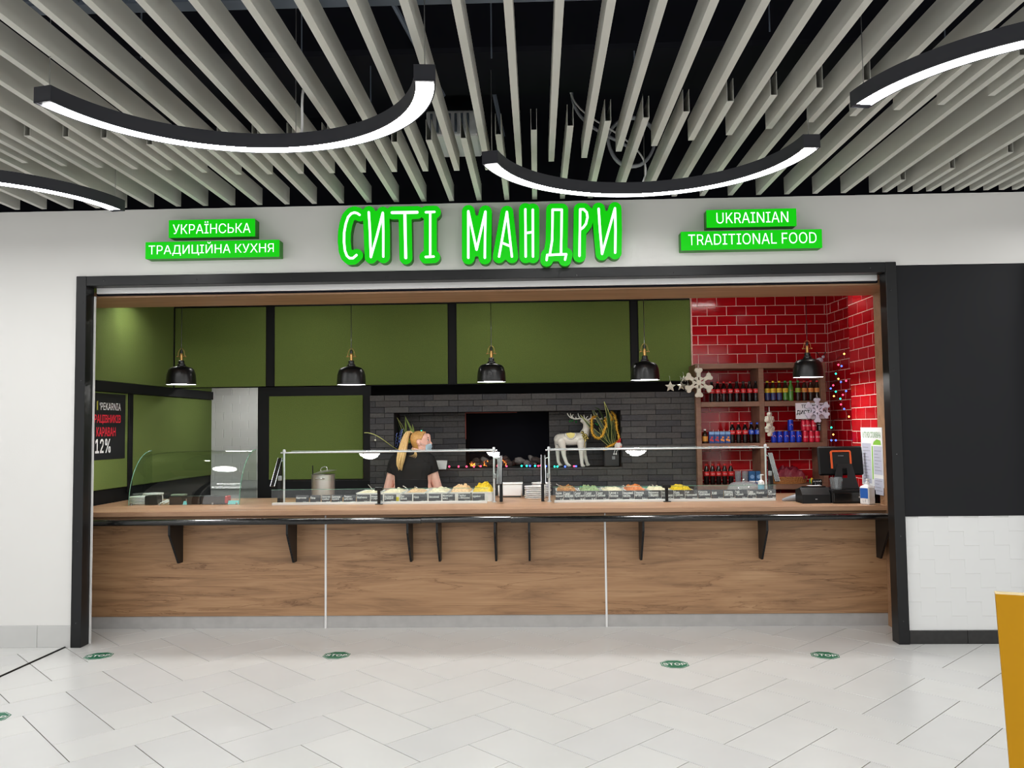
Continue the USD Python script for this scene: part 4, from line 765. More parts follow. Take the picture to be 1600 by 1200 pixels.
t = thing('coffee_jar', 'dark glass jar standing on the red cans under the foam snowflake', 'jar', (2.8307, 2.27, zs2+.1138)); obj('body', lathe([(0, 0), (.024, 0), (.026, .005), (.026, .05), (.021, .058), (0, .058)], 20), mat('dark_glass', lin(24, 24, 28), .08, coat=.5), t, 40); obj('lid', lathe([(0, .058), (.022, .058), (.022, .07), (0, .07)], 20), M['plastic_grey'], t)
for k, x in enumerate((2.007, 2.0771)):
    t = thing('cup_stack', ('left', 'right')[k] + ' stack of clear plastic cups behind the glass cloche', 'cups', (x, 2.28, zs3))
    for j in range(3): obj('cup', lathe([(0, 0), (.023, 0), (.033, .085), (.0345, .086), (.032, .086), (.022, .003), (0, .003)], 20, (0, 0, j*.022)), M['cup_plastic'] if 'cup_plastic' in M else M.setdefault('cup_plastic', pane('cup_plastic', (.92, .92, .95), haze=.14)), t, 40)
M['pack_blue'] = mat('pack_blue', lin(40, 96, 150), .4)
for k, x in enumerate((2.1394, 2.2055)):
    t = thing('blue_pack', ('left', 'right')[k] + ' of two blue packs with round emblem on the lowest shelf', 'pack', (x, 2.27, zs3)); obj('box', box(-.03, .03, -.025, .025, 0, .13, .003), M['pack_blue'], t); obj('emblem', at(prism([(.02*math.cos(a), .075+.02*math.sin(a)) for a in np.linspace(0, 2*math.pi, 21)[:-1]], -.0006), 0, -.0252, 0), M['sky_print'], t); obj('band', box(-.0295, .0295, -.0258, -.025, .02, .035), M['white_print'], t)
t = thing('bread_basket', 'wicker basket with wine red cloth on the lowest right shelf', 'basket', (2.5229, 2.33, zs3))
M['wicker'] = mat('wicker', lin(176, 118, 62), .7, var=.2, bscale=90)
for k in range(5): obj('wicker_row', lathe([(.165+.004*k, .004+k*.0135), (.171+.004*k, .004+k*.0135+.006), (.165+.004*k, .016+k*.0135), (.158+.004*k, .01+k*.0135)], 36).apply_scale((1, .62, 1)), M['wicker'], t, 40)
obj('base', lathe([(0, 0), (.16, 0), (.16, .01), (0, .01)], 32).apply_scale((1, .62, 1)), M['wicker'], t)
obj('stakes', cat_(*[cyl((.167*math.cos(a), .103*math.sin(a), .004), (.187*math.cos(a), .117*math.sin(a), .074), .0035, 5) for a in np.linspace(0, 2*math.pi, 41)[:-1]]), M['wicker'], t, kind='stuff')
obj('cloth', at(mound(.15, .09, .11, 9, .02), 0, 0, .05), mat('wine_cloth', lin(120, 26, 44), .5), t, True)
t = thing('corn_decoration', 'small yellow and green maize decoration right of the bread basket', 'decoration', (2.7185+.01, 2.25, zs3)); obj('cob', at(ball((0, 0, .03), 1, 2, (.016, .016, .03)), 0, 0, 0), M['yellow_food'], t, True); obj('husk', tube([(-.014, 0, 0), (-.022, 0, .03), (-.012, -.004, .055)], [.008, .008, .002], 6), M['utensil_green'], t, True)

# notice, foam snowflakes, stars, little figure
M['foam'] = mat('foam', lin(226, 222, 206), .85, bump=.3, bscale=240); M['foam_cold'] = mat('foam_cold', lin(222, 216, 232), .85, bump=.3, bscale=240)
n0, n1, nzt, nzb = 2.5698, 2.8907, 1.7901, 1.6312
t = thing('paper_notice', 'white paper notice with black letters hanging from the right shelf board', 'notice', (n0, 2.19, nzb)); h = nzt-nzb
obj('sheet', box(0, n1-n0, 0, .0012, 0, h), M['paper'], t); obj('lettering', at(text('ТРИМАЙТЕ', .23, .042, .0006, True), .058, -.0002, h-.05), M['ink'], t); obj('lettering', at(text('ДИСТАНЦІЮ', .29, .05, .0006, True), .01, -.0002, h*.24), M['ink'], t)
def snow(x, y, z, r, m, label, rz=0, hang=.05):
    t = thing('foam_snowflake', label, 'snowflake', (x, y, z), rz); g = [Polygon([(r*.44*math.cos(a), r*.44*math.sin(a)) for a in np.linspace(0, 2*math.pi, 25)[:-1]])]
    for k in range(6):
        a = math.pi/2 + k*math.pi/3; u = np.array([math.cos(a), math.sin(a)]); v = np.array([-u[1], u[0]])
        g += [LineString([(0, 0), tuple(u*r*.86)]).buffer(r*.135), LineString([tuple(u*r*.74), tuple(u*r*.88+v*r*.13)]).buffer(r*.15), LineString([tuple(u*r*.74), tuple(u*r*.88-v*r*.13)]).buffer(r*.15)]
    g = unary_union(g)
    for k in range(6):
        a = k*math.pi/3 + math.pi/6; u = np.array([math.cos(a), math.sin(a)]); g = g.difference(LineString([tuple(u*r*.22), tuple(u*r*.36)]).buffer(r*.045))
    g = g.buffer(-.004).buffer(.004)
    body = cat_(at(prism(g.simplify(.001), .028), 0, -.014, 0), at(prism(g.buffer(-.005).simplify(.001), .038), 0, -.019, 0)); obj('flake', body, m, t)
    obj('ribbon', tube([(-.008, 0, r*.95), (0, 0, r+hang), (.008, 0, r*.95)], .002, 6), M['white_paint'], t); return t
snow(1.6098, 2.14, 2.0025, .142, M['foam'], 'cream foam snowflake facing front at the upper left corner of the drinks shelf')
snow(2.2969, 2.14, 1.5818, .115, M['foam'], 'cream foam snowflake turned edgewise, hanging from the shelf divider', 58, .06)
snow(2.7662, 2.14, 1.7147, .118, M['foam_cold'], 'bluish white foam snowflake in front of the paper notice', -8)
def star(x, y, z, r, label, m='foam'):
    t = thing('foam_star', label, 'star', (x, y, z)); p = [(r*(1 if k % 2 == 0 else .48)*math.sin(k*math.pi/5), r*(1 if k % 2 == 0 else .48)*math.cos(k*math.pi/5)) for k in range(10)]
    v = [(a, -.006, b) for a, b in p] + [(a, .006, b) for a, b in p] + [(0, -.02, 0), (0, .02, 0)]; f = []
    for k in range(10): n = (k+1) % 10; f += [[k, n, 20], [n+10, k+10, 21], [k, k+10, n], [n, k+10, n+10]]
    mm = trimesh.Trimesh(v, f, process=False); mm.fix_normals(); obj('body', mm, M[m], t); obj('thread', cyl((0, 0, r*.9), (0, .05, r*2.0), .0012, 5), M['white_paint'], t)
star(1.3425, 2.22, 1.9714, .056, 'single cream star left of the silver star cluster')
M['silver'] = mat('silver', lin(220, 220, 206), .25, .7)
star(1.4478, 2.2, 1.9764, .05, 'silver star at the left of the cluster beside the snowflake', 'silver')
star(1.4781, 2.22, 2.0466, .036, 'small silver star at the top of the cluster', 'silver')
star(1.508, 2.17, 1.9627, .046, 'silver star at the right of the cluster, touching the snowflake', 'silver')
t = thing('toy_figure', 'small white figure with dark antlers on top of the drinks shelf', 'figure', (2.8617, 2.3, szt)); obj('body', cat_(ball((0, 0, .028), .028, 2, (1.3, .8, 1))), M['foam_cold'], t, True); obj('head', ball((.036, 0, .062), .016, 2), M['foam_cold'], t, True)
for a in (-.02, .05): obj('antler', tube([(.03*(a > 0), 0, .07), (a*1.1, 0, .1), (a*1.3-.005, 0, .115)], .004, 6), M['plastic_black'], t, True)
M['wire'] = mat('wire', lin(22, 40, 26), .6)
BC = {'red': (1, .05, .12), 'green': (.02, .8, .45), 'blue': (.06, .12, 1), 'orange': (1, .45, .1), 'pink': (1, .25, .35)}
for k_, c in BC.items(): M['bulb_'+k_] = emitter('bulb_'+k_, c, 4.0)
def lights(pts, cols, label, r=.0075, spline=120, y0=0):
    t = thing('fairy_lights', label, 'fairy lights', pts[0]); p = np.array(pts)-np.array(pts[0])
    obj('wire', tube(p + np.array([0, .004, 0]), .0018, 5, spline=spline), M['wire'], t)
    for q, c in zip(p, cols): obj('bulb', ball(q, r, 1), M['bulb_'+c], t, True)
GL = [(2.93, 1.8253, 2.2426), (2.94, 2.0101, 2.1527), (2.94, 1.9279, 2.134), (2.94, 2.0859, 2.0702), (2.94, 1.9582, 1.9813), (2.93, 1.7998, 1.9848), (2.94, 2.1654, 1.9609), (2.94, 2.0224, 2.016), (2.94, 2.2389, 1.9327), (2.94, 2.1018, 1.8947), (2.93, 1.8084, 1.8881), (2.94, 1.9197, 1.856), (2.94, 1.9893, 1.8215), (2.94, 2.1577, 1.8527), (2.94, 1.9776, 1.7653), (2.94, 1.899, 1.7202), (2.92, 1.7317, 1.6448), (2.94, 2.2565, 1.5427), (2.94, 2.2097, 1.4728), (2.94, 2.2681, 1.4148), (2.94, 2.145, 1.4167)]
lights(GL, ['orange', 'red', 'blue', 'green', 'blue', 'red', 'red', 'orange', 'blue', 'green', 'blue', 'red', 'green', 'orange', 'red', 'blue', 'orange', 'green', 'orange', 'blue', 'blue'], 'tangled string of coloured fairy lights on the red tiled side wall', .0095, 200)
LD = [(-0.8934, 2.25, 1.194), (-0.7994, 2.25, 1.193), (-0.7184, 2.25, 1.1922), (-0.6439, 2.25, 1.1914), (-0.5759, 2.25, 1.1939), (-0.4044, 2.25, 1.1953), (-0.314, 2.25, 1.1912), (-0.1622, 2.25, 1.1928), (-0.1106, 2.25, 1.1923), (-0.0783, 2.25, 1.1919), (-0.0267, 2.25, 1.1914), (0.0055, 2.25, 1.1911), (0.0313, 2.25, 1.194), (0.0828, 2.25, 1.1871), (0.1696, 2.25, 1.1829), (0.1986, 2.25, 1.1826), (0.2758, 2.25, 1.1818), (0.3659, 2.25, 1.1841), (0.3852, 2.25, 1.1839)]
lights(LD, ['red']*7 + ['green', 'green', 'blue', 'green', 'red', 'red', 'blue', 'green', 'green', 'blue', 'red', 'blue'], 'string of coloured fairy lights along the ledge of the dark brick niche', .0105)

# posters
M['poster_black'] = mat('poster_black', lin(26, 27, 30), .5); M['poster_red'] = mat('poster_red', lin(214, 40, 60), .5); M['olive'] = mat('olive', lin(150, 150, 60), .5)
pw = thing('bakery_poster', 'black bakery poster with white and red lettering on the green left wall', 'poster', (-3.96+.0135, .0, 0), -math.degrees(math.atan(.03)))
obj('sheet', box(0, .003, .9, 1.606, 1.335, 1.932), M['poster_black'], pw)
def onleft(m, y, z):                                       # text in x, z facing -y -> facing +x with reading direction along +y
    v = m.vertices; return trimesh.Trimesh(np.c_[.003-v[:, 1], y+v[:, 0], z+v[:, 2]], m.faces, process=False)
obj('lettering', onleft(text("'PEKARNIA", .35, .066, .0008), 1.172, 1.782), M['white_print'], pw); obj('discount_lettering', onleft(text('12%', .25, .13, .0008, True), 1.11, 1.393), M['white_print'], pw)
obj('emblem', onleft(prism([(0, 0), (.02, 0), (.02, .085), (0, .075)], -.0008), 1.125, 1.78), M['olive'], pw)
obj('red_lettering', onleft(text('ПРАЦІВНИКІВ', .485, .088, .0008, True), 1.04, 1.652), M['poster_red'], pw); obj('red_lettering', onleft(text('КАРАВАН', .315, .084, .0008, True), 1.125, 1.543), M['poster_red'], pw)
pc = thing('information_board', 'white and green consumer information board with paper sheets on the red pier', 'information board', (2.7245, 0, 0))
def onright(m, y, z): v = m.vertices; return trimesh.Trimesh(np.c_[v[:, 1]-.0035, y-v[:, 0], z+v[:, 2]], m.faces, process=False)
yb1, zb0, zb1 = .955, 1.0693, 1.5461
M['grey_paper'] = mat('grey_paper', lin(196, 198, 214), .7); M['leaf_print'] = mat('leaf_print', lin(140, 200, 70), .5)
obj('board', box(0, -.004, .53, yb1, zb0, zb1), M['white_print'], pc); obj('backing', box(.0, .03, .6, yb1, zb0+.1, zb1-.01), M['white_metal'], pc)
obj('lettering', onright(text('КУТОЧОК СПОЖИВАЧА', .36, .05, .0006, True), yb1-.04, zb1-.085), mat('text_green', lin(90, 140, 90), .6), pc)
obj('swoosh', onright(prism([(0, 0), (.16, .0), (.15, .035), (.08, .045), (.02, .025)], -.0006), yb1-.24, zb1-.14), M['leaf_print'], pc)
obj('green_bar', onright(prism([(0, 0), (.022, 0), (.022, .27), (0, .27)], -.0006), yb1-.215, zb1-.42), M['leaf_print'], pc)
for a, b, z0, z1 in ((.02, .2, zb0+.02, zb1-.13), (.25, .415, zb0+.1, zb1-.15), (.25, .42, zb0-.06, zb0+.07)):
    s = obj('sheet', onright(prism([(0, 0), (b-a, 0), (b-a, z1-z0), (0, z1-z0)], -.0015), yb1-a, z0), M['grey_paper'], pc)
    obj('print_lines', cat_(*[onright(prism([(.02, z), (b-a-.02-.03*(k % 3), z), (b-a-.02-.03*(k % 3), z+.005), (.02, z+.005)], -.0005), yb1-a, z0-.0) for k, z in enumerate(np.arange(.03, z1-z0-.02, .026))]).apply_translation((-.0016, 0, 0)), M['grey_ink'], s, kind='stuff')

# ================================================================ FIREPLACE, DEER, PLANTS
M['ember'] = usdkit.material(stage, LK+'ember', {'g': ('geometry', {}), 'n': ('noise_texture', {'scale': 34.0, 'detail': 3.0}), 'r': ('rgb_ramp', {'ramp': [(.5, (0, 0, 0)), (.6, (1, 1, 1))]}), 'm': ('math', {'math_type': 'multiply', 'value2': 4.5}), 'p': ('principled_bsdf', {'base_color': lin(70, 56, 52), 'roughness': .9, 'emission_color': (1, .22, .03)})}, [('g.position', 'n.vector'), ('n.fac', 'r.fac'), ('r.color', 'm.value1'), ('m.value', 'p.emission_strength')], surface='p.BSDF')
M['char'] = mat('char', lin(74, 62, 58), .9, var=.3, bscale=40); M['ash'] = mat('ash', lin(130, 124, 120), .9, var=.25, bscale=40)
lg = thing('fire_bed', 'glowing artificial logs and embers on the floor of the dark firebox', 'fireplace logs', ((fx0+fx1)/2, 2.68, nz0))
w = (fx1-fx0)/2
rr = random.Random(3)
for k in range(46):
    x = -w+.05+(2*w-.1)*rr.random(); r = .02+.02*rr.random(); glow = x < -.02 and rr.random() < .4 or (abs(x+.0) < .1 and rr.random() < .4)
    m = trimesh.creation.icosphere(subdivisions=2, radius=1); v = m.vertices; v = v*(.75+.5*meshkit.noise(v*1.7+k*9, k))[:, None]; L0 = r*(1+1.4*rr.random())
    m.vertices = v*[L0, r, r*.9]; m.apply_transform(trimesh.transformations.euler_matrix(rr.uniform(-.5, .5), rr.uniform(-.7, .7), rr.uniform(0, 3)))
    m.apply_translation((x, rr.uniform(0, .2), r*.8+ (.04*rr.random() if k % 2 else 0)-min(0, 0)))
    obj('ember' if glow else 'log', m, M['ember'] if glow else (M['ash'] if rr.random() < .35 else M['char']), lg, 60)
# deer (crop measure: metres from the niche)
dx0, dz0, dk = 0.1401, 1.8271, 0.0006
D = lambda u, v, y=0.0: np.array([(u-345)*dk, y, -(v-1085)*dk])
de = thing('reindeer_figure', 'white standing reindeer figurine with antlers and golden saddle in the brick niche', 'figurine', (dx0+345*dk, 2.44, 1.1677+.004))
hp = []
def H(*c): hp.append(hull(*[(D(u, v, y), r*dk*1.1) for u, v, y, r in c]))
H((150, 620, 0, 92), (300, 615, 0, 98)); H((300, 620, 0, 96), (470, 610, 0, 98), (540, 600, 0, 86)); H((540, 610, 0, 80), (575, 520, 0, 70)); H((575, 540, 0, 74), (615, 440, 0, 58)); H((615, 450, 0, 56), (610, 350, 0, 48))
H((610, 345, 0, 52), (590, 310, 0, 40)); H((595, 325, 0, 42), (540, 300, -.0, 26), (530, 308, 0, 20)); H((640, 330, 0, 30), (665, 318, 0, 14))
for yy, legs in ((-.05, (((175, 650), (205, 780), (215, 890), (262, 1030), (300, 1058)), ((505, 660), (512, 790), (515, 900), (520, 1030), (535, 1062)))), (.05, (((130, 660), (120, 770), (115, 860), (125, 1010), (155, 1050)), ((545, 660), (560, 780), (580, 890), (610, 1010), (630, 1050))))):
    for lg_ in legs:
        rs = (64, 44, 32, 26, 24)
        for (a, b), (c, d), r0, r1 in zip(lg_, lg_[1:], rs, rs[1:]): H((a, b, yy/1, r0), (c, d, yy, r1))
        a, b = lg_[-1]; H((a-8, b+2, yy, 26), (a+22, b+10, yy, 16), (a-14, 1062, yy, 22))
hp.append(hull((D(80, 590), 26*dk), (D(70, 640), 14*dk)))
obj('body', blend(hp, .014, 10), mat('deer_white', lin(238, 234, 222), .45), de, True)
M['antler_white'] = mat('antler_white', lin(226, 224, 214), .5)
for s, pts, tines in ((-1, [(575, 310), (520, 262), (440, 270), (360, 250), (310, 210), (288, 165)], [[(520, 262), (488, 225), (475, 165)], [(440, 270), (435, 230)], [(400, 262), (375, 230), (392, 188)], [(375, 245), (348, 205), (345, 165)]]), (1, [(640, 305), (690, 262), (770, 270), (860, 275), (915, 262), (940, 235)], [[(690, 262), (695, 190)], [(640, 290), (610, 270), (640, 225)], [(600, 290), (575, 240), (572, 200)], [(770, 270), (790, 220), (800, 175)], [(860, 275), (880, 250), (885, 215)]])):
    obj('antler', cat_(tube([D(u, v, -.02*s) for u, v in pts], np.linspace(17, 9, len(pts))*dk, 8, spline=24), *[tube([D(u, v, -.02*s) for u, v in q], np.linspace(12, 6, len(q))*dk, 7, spline=10 if len(q) > 2 else 0) for q in tines]), M['antler_white'], de, True)
M['gold'] = mat('gold', lin(190, 176, 110), .25, .9); M['tinsel'] = mat('tinsel', lin(236, 190, 74), .35, .6)
sp_ = [D(u, v) for u, v in ((245, 515), (270, 570), (310, 605), (350, 610), (390, 590), (420, 515))]
obj('saddle', at(prism([(p[0], p[2]) for p in sp_] + [(D(335, 500)[0], D(335, 500)[2])], .012), 0, -.064, 0), M['gold'], de)
obj('saddle_edge', tube([(p[0], -.066, p[2]) for p in sp_], .008, 8, spline=24), M['antler_white'], de, True)
obj('collar', cat_(*[ball(D(u, v, -.05+.0*k) , (20 if k % 2 else 26)*dk, 1) for k, (u, v) in enumerate(((535, 500), (560, 530), (590, 545), (545, 560), (580, 585), (612, 570), (630, 605), (600, 612), (560, 600), (585, 640)))], tube([D(585, 620, -.06), D(570, 700, -.065), D(580, 770, -.06)], .004, 6)), M['gold'], de, 60, kind='stuff')
M['bauble_green'] = mat('bauble_green', lin(30, 140, 60), .15, .5)
for u, v in ((328, 310), (370, 300), (435, 322), (770, 355), (797, 375)):
    obj('bauble', cat_(ball(D(u, v, -.02), 15*dk, 2), cyl(D(u, v-10, -.02), D(u+2, v-48, -.02), .001, 5)), M['bauble_green'], de, True)
# snake plant with tinsel
def leaf(base, pts, w, m, parent, name='leaf', y=0, face=0.0):
    P_ = [np.array(p) for p in pts]; from_ = np.linspace(0, 1, len(P_)); tt = np.linspace(0, 1, 12)
    q = np.array([[np.interp(t_, from_, [p[i] for p in P_]) for i in range(3)] for t_ in tt]); k = np.gradient(q, axis=0); s = np.cross(k, [0, 1, 0]); s /= np.linalg.norm(s, axis=1, keepdims=True)+1e-9; s = s*math.cos(face)+np.array([0, 1, 0])*math.sin(face)
    ww = w*np.clip(np.minimum(1, .55+tt*1.2)*(1-tt**2.6), .02, 1); V = []; F = []
    for i in range(12):
        V += [q[i]-s[i]*ww[i], q[i]+np.array([0, .25*ww[i], 0]), q[i]+s[i]*ww[i], q[i]+np.array([0, .25*ww[i]+.002, 0])]
    for i in range(11):
        for j in range(4): a, b = i*4+j, i*4+(j+1) % 4; F += [[a, b, b+4], [a, b+4, a+4]]
    l = obj(name, trimesh.Trimesh(V, F, process=False), M[m], parent, 50)
    return q, s, ww, l
M['leaf_dark'] = mat('leaf_dark', lin(44, 62, 34), .4, var=.35, bscale=35); M['leaf_edge'] = mat('leaf_edge', lin(196, 200, 120), .45); M['pot_dark'] = mat('pot_dark', lin(40, 40, 42), .5); M['leaf_light'] = mat('leaf_light', lin(120, 140, 50), .45, var=.3, bscale=30)
def snake(px, label, specs, pot, emblem):
    t = thing('snake_plant', label, 'potted plant', px)
    r, h = pot
    obj('pot', cat_(box(-r, r, -r, r, 0, h, .008)), M['pot_dark'], t); obj('soil', box(-r*.9, r*.9, -r*.9, r*.9, h-.004, h+.002), M['choc'], t)
    if emblem: obj('emblem', box(.0, .032, -r-.002, -r+.002, h*.35, h*.35+.032, .001), M['plastic_grey'], t)
    for pts, w, m, f in specs:
        q, s, ww, l = leaf(None, pts, w, m, t, face=f)
        if m == 'leaf_dark' and w > .012:
            for sg in (-1, 1): obj('leaf_margin', tube(q+sg*s*(ww*.96)[:, None]-np.array([0, .001, 0]), .0024, 4), M['leaf_edge'], l)
    return t
Q = lambda u, v, y=0.0: np.array([(u-1030)*dk, y, -(v-1085)*dk])
sp = [([Q(1000, 700), Q(1000, 500, -.01), Q(1040, 180, -.01)], .022, 'leaf_dark', 0), ([Q(1040, 700), Q(1060, 450), Q(1090, 230, .02)], .02, 'leaf_dark', .3), ([Q(970, 720), Q(980, 450), Q(985, 260)], .022, 'leaf_dark', .2), ([Q(990, 720, -.03), Q(850, 590, -.08), Q(690, 430, -.09), Q(505, 205, -.09)], .021, 'leaf_dark', 0), ([Q(1000, 700, -.03), Q(900, 450, -.06), Q(760, 200, -.05), Q(672, 20, -.05)], .02, 'leaf_dark', .2), ([Q(1010, 700), Q(930, 350, -.1), Q(800, 110, -.22), Q(720, 75, -.24)], .012, 'leaf_dark', .5), ([Q(1010, 700), Q(1000, 450, -.1), Q(950, 180, -.22), Q(890, -10, -.25)], .022, 'leaf_dark', .1), ([Q(1070, 700), Q(1090, 500), Q(1075, 300)], .018, 'leaf_dark', .4), ([Q(1030, 710), Q(1010, 480, -.03), Q(1020, 300, -.05)], .022, 'leaf_dark', 0), ([Q(990, 720), Q(900, 600), Q(830, 420, .02)], .017, 'leaf_dark', .1), ([Q(980, 720), Q(890, 500), Q(870, 250, -.03)], .019, 'leaf_light', .2)]
pl = snake((dx0+1030*dk, 2.44, 1.1677+.004), 'snake plant in a square dark pot right of the reindeer', sp, (.078, 365*dk*.95), True)
def tinsel(pts, label, r=.0165, n=90):
    p = np.array(pts); t = thing('tinsel_garland', label, 'tinsel', p[0]); p = p-p[0]; rq = random.Random(11)
    from scipy.interpolate import CubicSpline
    s_ = np.r_[0, np.cumsum(np.linalg.norm(np.diff(p, axis=0), axis=1))]; c = CubicSpline(s_, p)(np.linspace(0, s_[-1], n))
    V, F = [], []
    for q in c:
        for k in range(16):
            d = np.array([rq.gauss(0, 1) for _ in range(3)]); d /= np.linalg.norm(d); e = np.cross(d, [rq.gauss(0, 1) for _ in range(3)]); e /= np.linalg.norm(e); b = len(V)
            V += [q-e*.0024, q+e*.0024, q+d*r*1.5]; F.append([b, b+1, b+2])
    obj('core', tube(c, r*.42, 6), M['tinsel'], t, True); obj('strands', trimesh.Trimesh(V, F, process=False), M['tinsel'], t, kind='stuff')
o = np.array([dx0+1030*dk, 2.44, 1.1677+.004])
tinsel([o+Q(u, v, y) for u, v, y in ((760, 235, -.1), (700, 270, -.12), (690, 420, -.13), (700, 520, -.13), (800, 600, -.14), (860, 560, -.14), (900, 470, -.14), (930, 340, -.13), (910, 280, -.12), (980, 290, -.11), (1000, 190, -.08))], 'gold tinsel looped through the snake plant leaves on the left')
tinsel([o+Q(u, v, y) for u, v, y in ((1045, 160, -.05), (1090, 230, -.08), (1110, 380, -.1), (1130, 500, -.1), (1140, 640, -.11), (1080, 690, -.12), (1000, 730, -.13), (890, 790, -.14))], 'gold tinsel hanging down the right side of the snake plant', n=60)
t = thing('gnome_ornament', 'round white gnome ornament with red cap on the snake plant pot', 'ornament', o+Q(1135, 740, -.14))
obj('body', ball((0, 0, 0), .042, 3), mat('fleece', lin(228, 222, 214), .9, bump=.4, bscale=200), t, True); obj('cap', cyl((.0, 0, .03), (.028, 0, .085), .024, 16, .004), M['red_plastic'], t, 40); obj('nose', ball((.02, -.038, -.002), .009, 2), mat('skin_pink', lin(226, 150, 130), .6), t, True)
for a in (-.035, -.012): obj('leg', tube([(a, -.01, -.03), (a-.012, -.012, -.06), (a-.014, -.014, -.075)], .003, 6), M['white_paint'], t, True); obj('foot', ball((a-.015, -.018, -.078), .0095, 2), M['white_paint'], t, True)
# left plant
ox2 = -1.326
# leaf points in sketch units of 6.6 mm above the pot
K = lambda px_, py_, y=0.0: np.array([(px_-640)*.00655, y, (729.5-py_)*.0066])
sp = [([K(644, 690), K(643, 670), K(632, 646)], .015, 'leaf_light', 0), ([K(640, 690), K(634, 672), K(633, 648)], .015, 'leaf_light', .1), ([K(636, 690), K(628, 665), K(620, 650)], .013, 'leaf_dark', .3), ([K(634, 695), K(626, 680), K(621, 655)], .012, 'leaf_dark', .4), ([K(646, 690), K(646, 670), K(644, 660)], .012, 'leaf_light', 0), ([K(650, 690), K(654, 676), K(664, 663)], .008, 'leaf_dark', .3), ([K(640, 690), K(624, 684), K(614, 676), K(612, 673)], .006, 'leaf_light', .4), ([K(648, 690), K(655, 680), K(660, 668)], .007, 'leaf_light', .2)]
t = snake((ox2, 2.46, nz0+.001), 'spiky plant with light green leaves in the left niche behind the worker', sp, (.07, .2), False)
obj('branch', tube([K(640, 700, 0), K(622, 698, -.15), K(607, 685, -.27), K(592, 675.5, -.3), K(577, 673, -.3)], .0045, 7, spline=30), M['leaf_edge'], t, True)
obj('bauble', cat_(ball(K(594, 684.5, -.3), .012, 2), cyl(K(594, 683, -.3), K(594, 677, -.3), .001, 5)), M['silver'], t, True)
M['blue_tinsel'] = mat('blue_tinsel', lin(120, 140, 210), .3, .6)
for k, (a, b) in enumerate((((628, 670), (622, 697)), ((622, 674), (619, 700)), ((631, 668), (626, 690)))):
    q = [np.array(K(a[0]+(b[0]-a[0])*i/14, a[1]+(b[1]-a[1])*i/14, -.1)) + [.006*math.sin(i*2.3+k), .0, 0] for i in range(15)]
    obj('tinsel_strand', tube(q, .0042, 5), M['blue_tinsel'], t)
obj('pink_bauble', ball(K(622, 700, -.12), .011, 2), mat('pink_bauble', lin(210, 110, 170), .3), t, True); obj('green_bauble', ball(K(659, 671, -.02), .007, 2), M['bulb_green'], t, True)
# paper cover plate beside the worker
t = thing('white_cloth', 'crumpled white cloth hanging on the brick ledge right of the worker', 'cloth', (-0.9831, 2.24, 1.1697))
n = 14; V = []; F = []
for i in range(n):
    for j in range(n):
        a, b = i/(n-1), j/(n-1); V.append((-.055+.115*a-.012*b*(1-2*a), -.004-.012*meshkit.noise(np.array([a*4, b*4, .3]), 3), .088*b*(1-.12*(a-.5)**2)-.006*(1-b)*abs(a-.5)*2*0))
for i in range(n-1):
    for j in range(n-1): q = i*n+j; F += [[q, q+n, q+n+1], [q, q+n+1, q+1]]
vv = np.array(V); F2 = [[a+n*n, c+n*n, b+n*n] for a, b, c in F]; obj('fabric', trimesh.Trimesh(np.vstack([vv, vv+[0, .003, 0]]), F+F2, process=False), M['white_paint'], t, True); obj('hem', tube([vv[i*n] for i in range(n)], .0025, 5), M['china'], t)

# ================================================================ THE WORKER
M['skin'] = mat('skin', lin(242, 192, 174), .5, var=.04, bscale=20); M['tee'] = mat('tee', lin(10, 11, 15), .85, bump=.15, bscale=30); M['hair'] = mat('hair', lin(206, 156, 90), .5, var=.22, bscale=140); M['hair_light'] = mat('hair_light', lin(222, 186, 126), .5, var=.15, bscale=140)
M['mask_blue'] = mat('mask_blue', lin(178, 206, 220), .8); M['apron'] = mat('apron', lin(222, 218, 208), .8); M['trouser'] = mat('trouser', lin(40, 42, 48), .8)
wy = 1.98; wx = -1.2258
pe = thing('person', 'worker in a black T-shirt and face mask seen from behind, blond ponytail, head turned right', 'person', (wx, wy, 0))
hx, hz = -1.1485-wx, 1.453; nzk = 1.33
body = []
def B(*c): body.append(hull(*[(np.array(p), r) for p, r in c]))
B(((-.09, .01, .88), .13), ((.09, .01, .88), .13), ((-.075, 0, 1.04), .105), ((.075, 0, 1.04), .105)); B(((-.075, 0, 1.04), .105), ((.075, 0, 1.04), .105), ((-.1, -.01, 1.2), .1), ((.1, -.01, 1.2), .1))
B(((-.1, -.01, 1.2), .1), ((.1, -.01, 1.2), .1), ((-.135, 0, 1.275), .06), ((.135, 0, 1.275), .06), ((0.01, .0, 1.31), .06)); B(((.015, 0, 1.3), .058), ((.03, .01, 1.36), .05), ((hx-.02, .01, hz-.06), .052))
